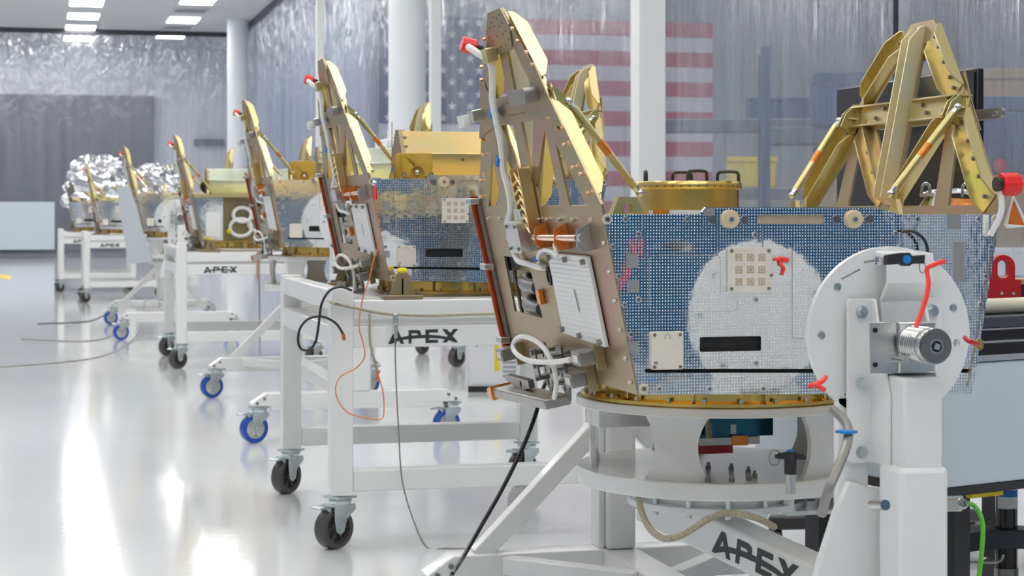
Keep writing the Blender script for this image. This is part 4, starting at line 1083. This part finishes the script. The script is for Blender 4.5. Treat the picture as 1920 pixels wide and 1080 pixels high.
t = empty('clip', aty(741, 612, yF), label='small silver spring clip on the name rail of the nearest trolley', cat='clip')
MB().box(-.008, .008, -.010, .006, -.028, .046).build('jaw', 'zinc', t, bevel=.003)
MB().box(-.006, .006, -.016, -.006, -.04, .01).build('lever', 'steel', t, bevel=.002)
MB().cyl((0, -.006, -.06), (0, -.006, -.036), .004).build('ferrule', 'dark_steel', t)
cable('ground_strap', [Vector((1.012 + .09, 7.90, .86))] + [aty(622, 567, 6.545)] + [aty(x, y, 6.543) for x, y in ((640, 572), (662, 577), (700, 585), (740, 590), (800, 592), (870, 590), (940, 588))], .0052, 'braid', 'flat braided ground strap tied along the top rail of the nearest trolley', 'strap')
cable('braided_lead', [aty(693, 588, 6.53), aty(693, 610, 6.53), aty(694, 640, 6.53), aty(699, 665, 6.53), aty(707, 695, 6.53)], .0045, 'braid', 'short braided lead hanging from the strap, orange tip', 'lead')
o = bpy.data.objects['braided_lead']
MB().cyl(aty(707, 695, 6.53), aty(709, 715, 6.53), .006, .004).build('orange_tip', 'orange_wire', o)
cable('orange_wire', [aty(x, y, 6.5) for x, y in ((703, 345), (704, 380), (712, 430), (711, 455), (700, 490), (692, 525), (680, 560), (673, 610), (680, 640), (684, 668), (668, 690), (640, 705), (629, 728), (636, 755), (655, 775), (690, 785), (716, 785), (720, 765), (718, 735), (710, 705))], .0022, 'orange_wire', 'thin orange wire looping down from the second satellite', 'wire')
t = empty('red_clip', aty(702, 348, 6.51), label='red probe clip at the top end of the thin orange wire', cat='clip')
MB().cyl((0, 0, -.0), (.004, 0, -.05), .006, .009).build('sleeve', 'red_plastic', t); MB().ball((0, 0, .008), .010).build('tip', 'steel', t)
o = cable('black_loop', [aty(x, y, 6.52) for x, y in ((660, 545), (640, 538), (618, 545), (603, 570), (598, 605), (592, 640), (580, 655), (566, 655), (559, 640), (563, 615), (580, 597), (605, 594), (628, 605), (641, 622), (645, 634))], .0045, 'black_cable', 'black looped cable hanging over the left post of the nearest trolley')
MB().cyl(aty(643, 626, 6.52), aty(645, 638, 6.52), .0065).build('plug', 'copper', o)
cable('grey_braid', [atd(1198, 938, 4.15), atd(1206, 968, 4.05), atd(1222, 995, 3.95), atd(1248, 1010, 3.9), atd(1285, 1000, 3.9), atd(1330, 972, 3.9), atd(1370, 962, 3.95), atd(1420, 972, 3.95), atd(1452, 988, 4.0)], .0075, 'braid', 'grey braided strap drooping under the round stand disc', 'strap')
o = cable('grey_hose', [atd(1562, 768, 3.55), atd(1580, 785, 3.5), atd(1591, 805, 3.42), atd(1586, 840, 3.36), atd(1570, 880, 3.32), atd(1553, 920, 3.3), atd(1540, 965, 3.32)], .009, 'grey_cable', 'grey sleeved cable running down left of the end plate, blue tie')
MB().bar(atd(1576, 808, 3.40), atd(1598, 811, 3.38), .03, .005).build('cable_tie', 'blue_plastic', o)
cable('floor_cable', [atz(0, 688, .004), atz(110, 680, .004), atz(190, 668, .004), atz(235, 648, .004), atz(262, 618, .05), atz(272, 560, .30)], .006, 'grey_cable', 'thin grey cable lying across the floor at left, nearest of three')
cable('floor_cable', [atz(40, 636, .004), atz(150, 640, .004), atz(205, 632, .004), atz(230, 615, .004)], .006, 'grey_cable', 'thin grey cable on the floor at left, middle of three')
cable('floor_cable', [atz(70, 607, .004), atz(150, 604, .004), atz(180, 598, .004), atz(205, 585, .004)], .007, 'black_cable', 'dark cable on the floor at left, farthest of three')
cable('hanging_wire', [atd(485, 468, 14.3), atd(486, 540, 14.27), atd(487, 600, 14.25), atd(487, 680, 14.0)], .007, 'grey_cable', 'grey wire hanging from the middle trolley above the blue casters', 'wire')
cable('hanging_wire', [atd(483, 468, 14.31), atd(482, 515, 14.3), atd(486, 530, 14.3)], .005, 'orange_wire', 'orange wire hanging beside the grey one from the middle trolley', 'wire')
# red ties and pins of the nearest stand
def tie(name, pts, r, m, label): return cable(name, pts, r, m, label, 'tie')
tie('red_lanyard', [atd(1772, 489, 3.14), atd(1750, 497, 3.15), atd(1738, 505, 3.16), atd(1741, 530, 3.15), atd(1736, 560, 3.14), atd(1726, 590, 3.13), atd(1718, 612, 3.12)], .0042, 'red_lanyard', 'bright red lanyard knotted over the gear box')
tie('red_lanyard', [atd(1548, 707, 3.36), atd(1540, 716, 3.34), atd(1518, 724, 3.33), atd(1528, 722, 3.32), atd(1546, 731, 3.33)], .0045, 'red_lanyard', 'short red tie through the lower left hole of the round end disc')
o = tie('red_lanyard', [atd(1809, 633, 3.44), atd(1818, 640, 3.42), atd(1834, 645, 3.44)], .0045, 'red_paint', 'dark red tie with a brass end at the right rim of the disc')
MB().lathe([(.003, -.003), (.008, -.003), (.008, .003), (.003, .003), (.003, -.003)], lambda p: atd(1836, 646, 3.44) + Vector((p.x, p.z, p.y * 1.3)), 16).build('brass_end', 'gold_bright', o)
tie('red_lanyard', [aty(1452, 487, 3.681), aty(1466, 484, 3.678), aty(1478, 488, 3.679), aty(1462, 492, 3.678), aty(1470, 503, 3.68), aty(1466, 515, 3.68)], .0032, 'red_lanyard', 'red tie knotted beside the nine element antenna tile')
def tpin(name, loc, down, label, s=1.):
    t = empty(name, loc, label=label, cat='pin')
    if down:
        MB().cyl((0, 0, 0), (0, 0, .042), .0105).build('shank', 'steel', t)
        MB().lathe([(.0001, .042), (.0135, .042), (.0135, .078), (.010, .084), (.0001, .084)], None, 24).build('grip', 'black_plastic', t)
        MB().prism([[(-.034, .076), (.034, .072), (.034, .080), (.008, .090), (-.008, .090), (-.034, .084)]], XZ, -.008, .008).build('handle', 'black_plastic', t, bevel=.002)
        MB().cyl((0, 0, .088), (0, 0, .094), .006).build('button', 'blue_plastic', t)
        MB().tube([(-.036 + .013 * math.cos(a), 0, .078 + .016 * math.sin(a)) for a in [2 * PI * k / 12 for k in range(13)]], .0013, 6, 2).build('ring', 'dark_steel', t)
    else:
        MB().prism([[(-.040, -.010), (-.012, -.008), (-.008, -.012), (.008, -.012), (.012, -.008), (.036, -.008), (.038, .008), (.012, .006), (.008, .012), (-.008, .012), (-.040, .008)]], XZ, -.012, .0).build('handle', 'black_plastic', t, bevel=.002)
        MB().cyl((0, 0, 0), (0, .06, 0), .008).build('shank', 'steel', t)
        MB().cyl((0, -.016, 0), (0, -.010, 0), .0075).build('button', 'blue_plastic', t)
        MB().tube([(.034 + .006 * math.cos(a), -.006, -.014 + .011 * math.sin(a)) for a in [2 * PI * k / 12 for k in range(13)]], .001, 6, 2).build('ring', 'dark_steel', t)
    return t
b = atd(1482, 912, 4.02); tpin('locking_pin', (b.x, b.y, .591), True, 'black T handled pin standing on the round stand disc')
b = atd(1694, 486, 3.36); tpin('locking_pin', b, False, 'black locking pin with a blue button on top of the round end disc')
for X, Y in ((1328, 876), (1327, 900), (1371, 878), (1372, 900), (1403, 884), (1404, 897), (1415, 892)):
    b = atz(X, Y + 4, .591)
    MB().cyl((0, 0, 0), (0, 0, .010), .0065, n=6).cyl((0, 0, .010), (0, 0, .017), .004, n=10).build('disc_nut', 'dark_steel', T1, loc=b - Vector(T1.location))
MB().cyl(atd(1660, 947, 3.30), atd(1636, 947, 3.36), .0095).build('column_pin', 'steel', T1).location = -Vector(T1.location)
t = MB().bar(atd(1648, 487, 3.34), atd(1620, 492, 3.35), .003, .004).bar(atd(1612, 505, 3.35), atd(1578, 523, 3.34), .002, .003).build('disc_wire', 'grey_cable', T1); t.location = -Vector(T1.location)
cable('edge_cable', [aty(1692, 434, 3.672), aty(1712, 434, 3.665), aty(1730, 446, 3.66), aty(1738, 462, 3.66), aty(1741, 486, 3.66)], .0035, 'black_cable', 'short black cable arching over the right part of the nearest front panel')

# ------------------------------------------------------------------ behind: air cleaner, display, instrument cart
b = atz(940, 735, 0)
t = empty('air_cleaner', (b.x, b.y, 0), -.25, label='white air cleaner with a yellow label on the floor behind the nearest trolley', cat='air cleaner')
MB().box(-.235, .19, -.02, .32, .035, .62).build('body', 'box_white', t, bevel=.03)
MB().box(-.22, .18, 0, .30, 0, .036).build('foot', 'black_plastic', t)
MB().box(-.045, -.012, -.024, -.0195, .14, .36).build('yellow_label', 'yellow', t)
g = MB()
for k in range(14): g.box(.01, .16, -.024, -.0195, .10 + .03 * k, .115 + .03 * k)
g.build('grille', 'box_grey', t); MB().box(-.17, -.155, -.023, -.0195, .30, .42).build('indicator', 'box_grey', t)
c = copy_tree(C2, None, ('lettering', 'pedestal', 'carrier_plate')); c.location = (3.12, 14.0, 0); c['label'] = 'plain white trolley with black casters far behind, beside the air cleaner'; c['group'] = 'plain trolleys'
# big display on a wheeled column stand
X = 2.92; A, B = atx(1583, 168, X), atx(1848, 127, X); zt = (A.z + B.z) / 2
t = empty('display_stand', (X + .12, (A.y + B.y) / 2, 0), label='large black display on a wheeled column, behind the right frame', cat='display')
cy = (A.y + B.y) / 2; L = (A.y - B.y) / 2
MB().box(-.15, -.125, -L, L, zt - .66, zt).build('display', 'screen_black', t, bevel=.004)
MB().box(-.155, -.1495, -L + .012, L - .012, zt - .645, zt - .012).build('screen', 'screen_black', t, flat=True)
MB().box(-.125, -.02, -.25, .25, zt - .5, zt - .2).build('mount', 'black_plastic', t, bevel=.01)
MB().box(-.045, .045, -.04, .04, .06, zt - .15).build('column', 'black_plastic', t, bevel=.008)
for s in (-1, 1):
    MB().bar((.0, s * .10, .12), (-.5, s * .34, .085), .07, .05).build('foot', 'black_plastic', t, bevel=.01)
    MB().bar((.0, s * .10, .12), (.28, s * .30, .085), .07, .05).build('foot', 'black_plastic', t, bevel=.01)
    for x, y in ((-.48, .33), (.27, .295)):
        MB().cyl((x - .015, s * y, .035), (x + .015, s * y, .035), .035).bar((x, s * y, .03), (x, s * y, .10), .02, .02).build('castor', 'black_rubber', t)
MB().box(-.05, .05, -.16, .16, .085, .15).build('hub', 'black_plastic', t, bevel=.01)
# instrument cart with pale panel and black cases
P0, P1 = atd(1765, 700, 4.84), atd(1960, 670, 5.05)
dr = Vector((P1.x - P0.x, P1.y - P0.y, 0)).normalized(); ang = math.atan2(dr.y, dr.x)
t = empty('instrument_cart', (P0.x, P0.y, 0), ang, label='pale blue grey instrument cart with a black top, right edge', cat='cart')
Wc, Dc = 1.0, .75
MB().box(0, Wc, 0, Dc, .478, .800).build('skirt_panel', 'grey_blue_panel', t, bevel=.006)
MB().box(-.005, Wc + .005, -.004, Dc, .802, .818).build('trim_rail', 'box_grey', t, bevel=.003)
MB().box(0, Wc, 0, Dc, .455, .478).build('under_tray', 'black_plastic', t)
MB().box(.005, Wc, .004, Dc, .818, .850).build('lower_case', 'screen_black', t, bevel=.003)
MB().box(-.002, Wc, 0, Dc, .850, .856).build('case_strip', 'brushed', t)
MB().box(.005, Wc, .006, Dc, .856, .884).build('upper_case', 'screen_black', t, bevel=.003)
MB().box(-.002, Wc, .0, Dc, .884, .888).build('case_strip', 'brushed', t)
MB().box(.004, Wc, .01, Dc, .888, .918).build('top_slab', 'box_dark', t, bevel=.003)
for x in (.2, Wc - .06):
    for y in (.15, Dc - .06):
        MB().box(x - .03, x + .03, y - .03, y + .03, .10, .456).build('leg', 'black_plastic', t)
        MB().cyl((x - .02, y, .05), (x + .02, y, .05), .05).build('castor', 'black_rubber', t)
MB().cyl((.42, .05, .30), (.42, .05, .455), .034).build('label_tube', 'dark_steel', t)
MB().box(.13, .25, .02, .04, .440, .454).build('yellow_strip', 'yellow', t)
# black arched foot under it with a round column and a label
b = atd(1887, 1000, 5.6)
t = empty('column_stand', (b.x, b.y, 0), -.25, label='dark arched base with a labelled round column under the instrument cart', cat='stand')
arc = [(-.42 + .84 * k / 16, .15 + .10 * math.sin(PI * k / 16)) for k in range(17)]
MB().prism([arc + [(x, z - .055) for x, z in reversed(arc)]], XZ, -.05, .05).build('arched_foot', 'box_dark', t, bevel=.01)
for x in (-.40, .40): MB().box(x - .04, x + .04, -.05, .05, 0, .12).build('pad', 'black_rubber', t)
c = MB().cyl((0, 0, .12), (0, 0, .44), .033).build('column', 'screen_black', t)
MB().lathe([(.0338, .31), (.0338, .37)], None, 24, PI * 1.15, PI * 1.85).build('label', 'label_white', c)
MB().lathe([(.0342, .345), (.0342, .366)], None, 24, PI * 1.2, PI * 1.8).build('label_band', 'label_blue', c)
MB().cyl((0, 0, .09), (0, 0, .13), .036).build('nut', 'dark_steel', t)
# connector with green hose
b = atd(1784, 945, 4.7)
o = cable('green_hose', [atd(1812, 944, 4.7), atd(1826, 948, 4.7), atd(1838, 965, 4.68), atd(1843, 990, 4.66), atd(1841, 1030, 4.62), atd(1837, 1070, 4.6), atd(1833, 1110, 4.58), atz(1828, 1290, .006)], .0062, 'green_tube', 'green hose hanging from a silver coupling at lower right', 'hose')
MB().bar(atd(1770, 945, 4.72), atd(1805, 944, 4.7), .045, .035).build('coupling', 'steel', o, bevel=.004)
MB().tube([atd(1805 + 9 * math.cos(a), 945 + 8 * math.sin(a), 4.68) for a in [2 * PI * k / 10 for k in range(11)]], .003, 6, 2).build('ring', 'steel', o)
cable('chain', [atd(1782, 1052, 5.5), atd(1830, 1054, 5.5), atd(1872, 1053, 5.5), atd(1882, 1040, 5.5)], .004, 'zinc', 'thin steel chain under the dark arched base', 'chain', 4, 5)
# on the cart: white tube, blue mat, red bracket
zc = .918
def oncart(px, py): return atz(px, py, zc)
b0 = Vector((P0.x, P0.y, 0)); yv = Vector((-dr.y, dr.x, 0))
def cp(x, y, z): return b0 + dr * x + yv * y + Vector((0, 0, z))
t = tag(MB().cyl(cp(.10, .10, zc + .022), cp(.95, .10, zc + .022), .0215).build('rolled_sheet', 'ivory'), 'ivory rolled sheet lying on the instrument cart', 'roll')
MB().cyl(cp(.17, .10, zc + .022), cp(.20, .10, zc + .022), .0222).build('tape_band', 'orange_film', t)
tag(MB().prism([[(.08, .16), (.98, .16), (.98, .66), (.08, .66)]], lambda a, b, n: cp(a, b, n), zc + .001, zc + .03).build('blue_case', 'blue_mat', bevel=.003), 'flat blue case under the red bracket on the instrument cart', 'case')
L = [(.0, 0), (.115, 0), (.115, .07), (.095, .07), (.095, .11)] + [(.055 + .04 * math.cos(a), .115 + .04 * math.sin(a)) for a in [PI * k / 10 for k in range(0, 11)]] + [(.015, .08), (.0, .07)]
hl = rrect(.035, .075, .072, .135, .015)[::-1]
b = atd(1852, 553, 5.25)
t = MB().prism([L, hl], lambda a, q, n: Vector((b.x, b.y, zc + .031)) + Vector((a * CT, -a * ST, q)) * .82 + Vector((0, n, 0)), 0, .02).build('red_bracket', 'red_paint', bevel=.002)
tag(t, 'red metal lifting bracket with a slot on the blue case, right edge', 'bracket')
for a in (.045, .085): MB().cyl(Vector((b.x + a * .8, b.y - a * .8 * .25 - .001, zc + .05)), Vector((b.x + a * .8, b.y - a * .8 * .25 - .005, zc + .05)), .005, n=10).build('rivet', 'steel', t)
b = atd(1915, 530, 5.4)
t = tag(MB().cyl(Vector((b.x, b.y, zc + .031)), Vector((b.x, b.y, zc + .07)), .035).build('black_pot', 'black_plastic'), 'black pot with a yellow lid on the blue case, right edge', 'pot')
MB().cyl(Vector((b.x, b.y, zc + .0705)), Vector((b.x, b.y, zc + .085)), .036).build('lid', 'gold_box', t)

# ------------------------------------------------------------------ seen dimly through the side curtain: racks and boxes in the bay
def rack(x, y, rz, w_, h, label, levels):
    t = empty('storage_rack', (x, y, 0), rz, label=label, cat='rack', group='storage racks beyond the clear curtain')
    for a in (-w_ / 2, w_ / 2):
        for d in (-.4, .4): MB().box(a - .04, a + .04, d - .04, d + .04, 0, h).build('upright', 'rack_blue', t, flat=True)
    for z in levels:
        for d in (-.4, .4): MB().box(-w_ / 2, w_ / 2, d - .03, d + .03, z - .12, z).build('beam', 'rack_orange', t, flat=True)
        MB().box(-w_ / 2, w_ / 2, -.38, .38, z + .0, z + .02).build('shelf', 'box_grey', t, flat=True)
    return t
def crate(x, y, z, w_, d, h, m, rz, label, lid=None):
    t = empty('storage_box', (x, y, z), rz, label=label, cat='box', group='boxes beyond the clear curtain')
    MB().box(-w_ / 2, w_ / 2, -d / 2, d / 2, 0, h * .82).build('body', m, t, bevel=.02)
    MB().box(-w_ / 2 - .015, w_ / 2 + .015, -d / 2 - .015, d / 2 + .015, h * .82 + .001, h).build('lid', lid or m, t, bevel=.01)
    return t
rack(7.7, 14.8, -.35, 3.2, 2.6, 'blue and orange storage rack behind the right frame', (.9, 1.9))
rack(8.55, 20.5, -.35, 3.4, 2.4, 'blue and orange storage rack left of the display', (.7, 1.45, 2.25))
for x, y, z, w_, d, h, m, lab in ((8.15, 20.6, 1.47, .55, .6, .36, 'yellow', 'yellow box on the rack left of the display'), (9.3, 20.3, 1.47, .8, .6, .5, 'rack_blue', 'dark blue box right of the yellow one'),
        (7.65, 20.8, .72, .9, .6, .5, 'box_white', 'white box under the yellow one'), (8.95, 20.4, .72, .9, .6, .5, 'box_grey', 'grey box under the dark blue one'), (8.9, 20.4, 2.27, 1.6, .6, .25, 'rack_blue', 'long dark blue box on top of the left rack'),
        (6.9, 14.9, 1.92, .8, .6, .45, 'rack_blue', 'dark blue box high on the right rack'), (7.9, 14.8, 1.92, .9, .6, .5, 'box_brown', 'brown box high on the right rack'), (6.9, 14.9, .92, .9, .6, .6, 'box_brown', 'brown box low on the right rack'),
        (8.1, 14.7, .92, .9, .6, .55, 'box_dark', 'black box low on the right rack'), (6.25, 11.2, .0, .8, .7, .95, 'box_white', 'white bin on the floor beyond the curtain at the right edge'), (6.72, 12.3, 0, .9, .8, 1.45, 'box_brown', 'tall brown cabinet beyond the curtain at the right edge'), (6.75, 12.3, 1.46, .8, .7, .55, 'rack_blue', 'dark blue box on the tall brown cabinet'),
        (6.3, 15.5, .0, 1.2, .7, 1.0, 'box_grey', 'grey cabinet on the floor beyond the curtain near the round cover'), (6.2, 18.5, 0, 1.0, .8, .9, 'box_white', 'white cabinet beyond the curtain under the flag'), (6.4, 23.5, 0, 1.2, .8, 1.25, 'wall_dark', 'dark cabinet beyond the curtain under the flag')):
    crate(x, y, z, w_, d, h, m, -.3, lab)
b = atd(1893, 300, 10.6)
o = tag(MB().ball((0, 0, 0), .05).build('red_lamp', 'red_paint', loc=(6.60, 11.93, 1.52)), 'red domed lamp in front of the dark blue box on the brown cabinet', 'lamp')

q = [atz(0, 514, 0), atz(22, 517, 0), atz(18, 524, 0), atz(0, 522, 0)]
tag(MB().prism([[(v.x, v.y) for v in q]], XY, .0005, .002).build('floor_tape', 'yellow', None, flat=True), 'short yellow tape mark on the floor at the left edge', 'tape')
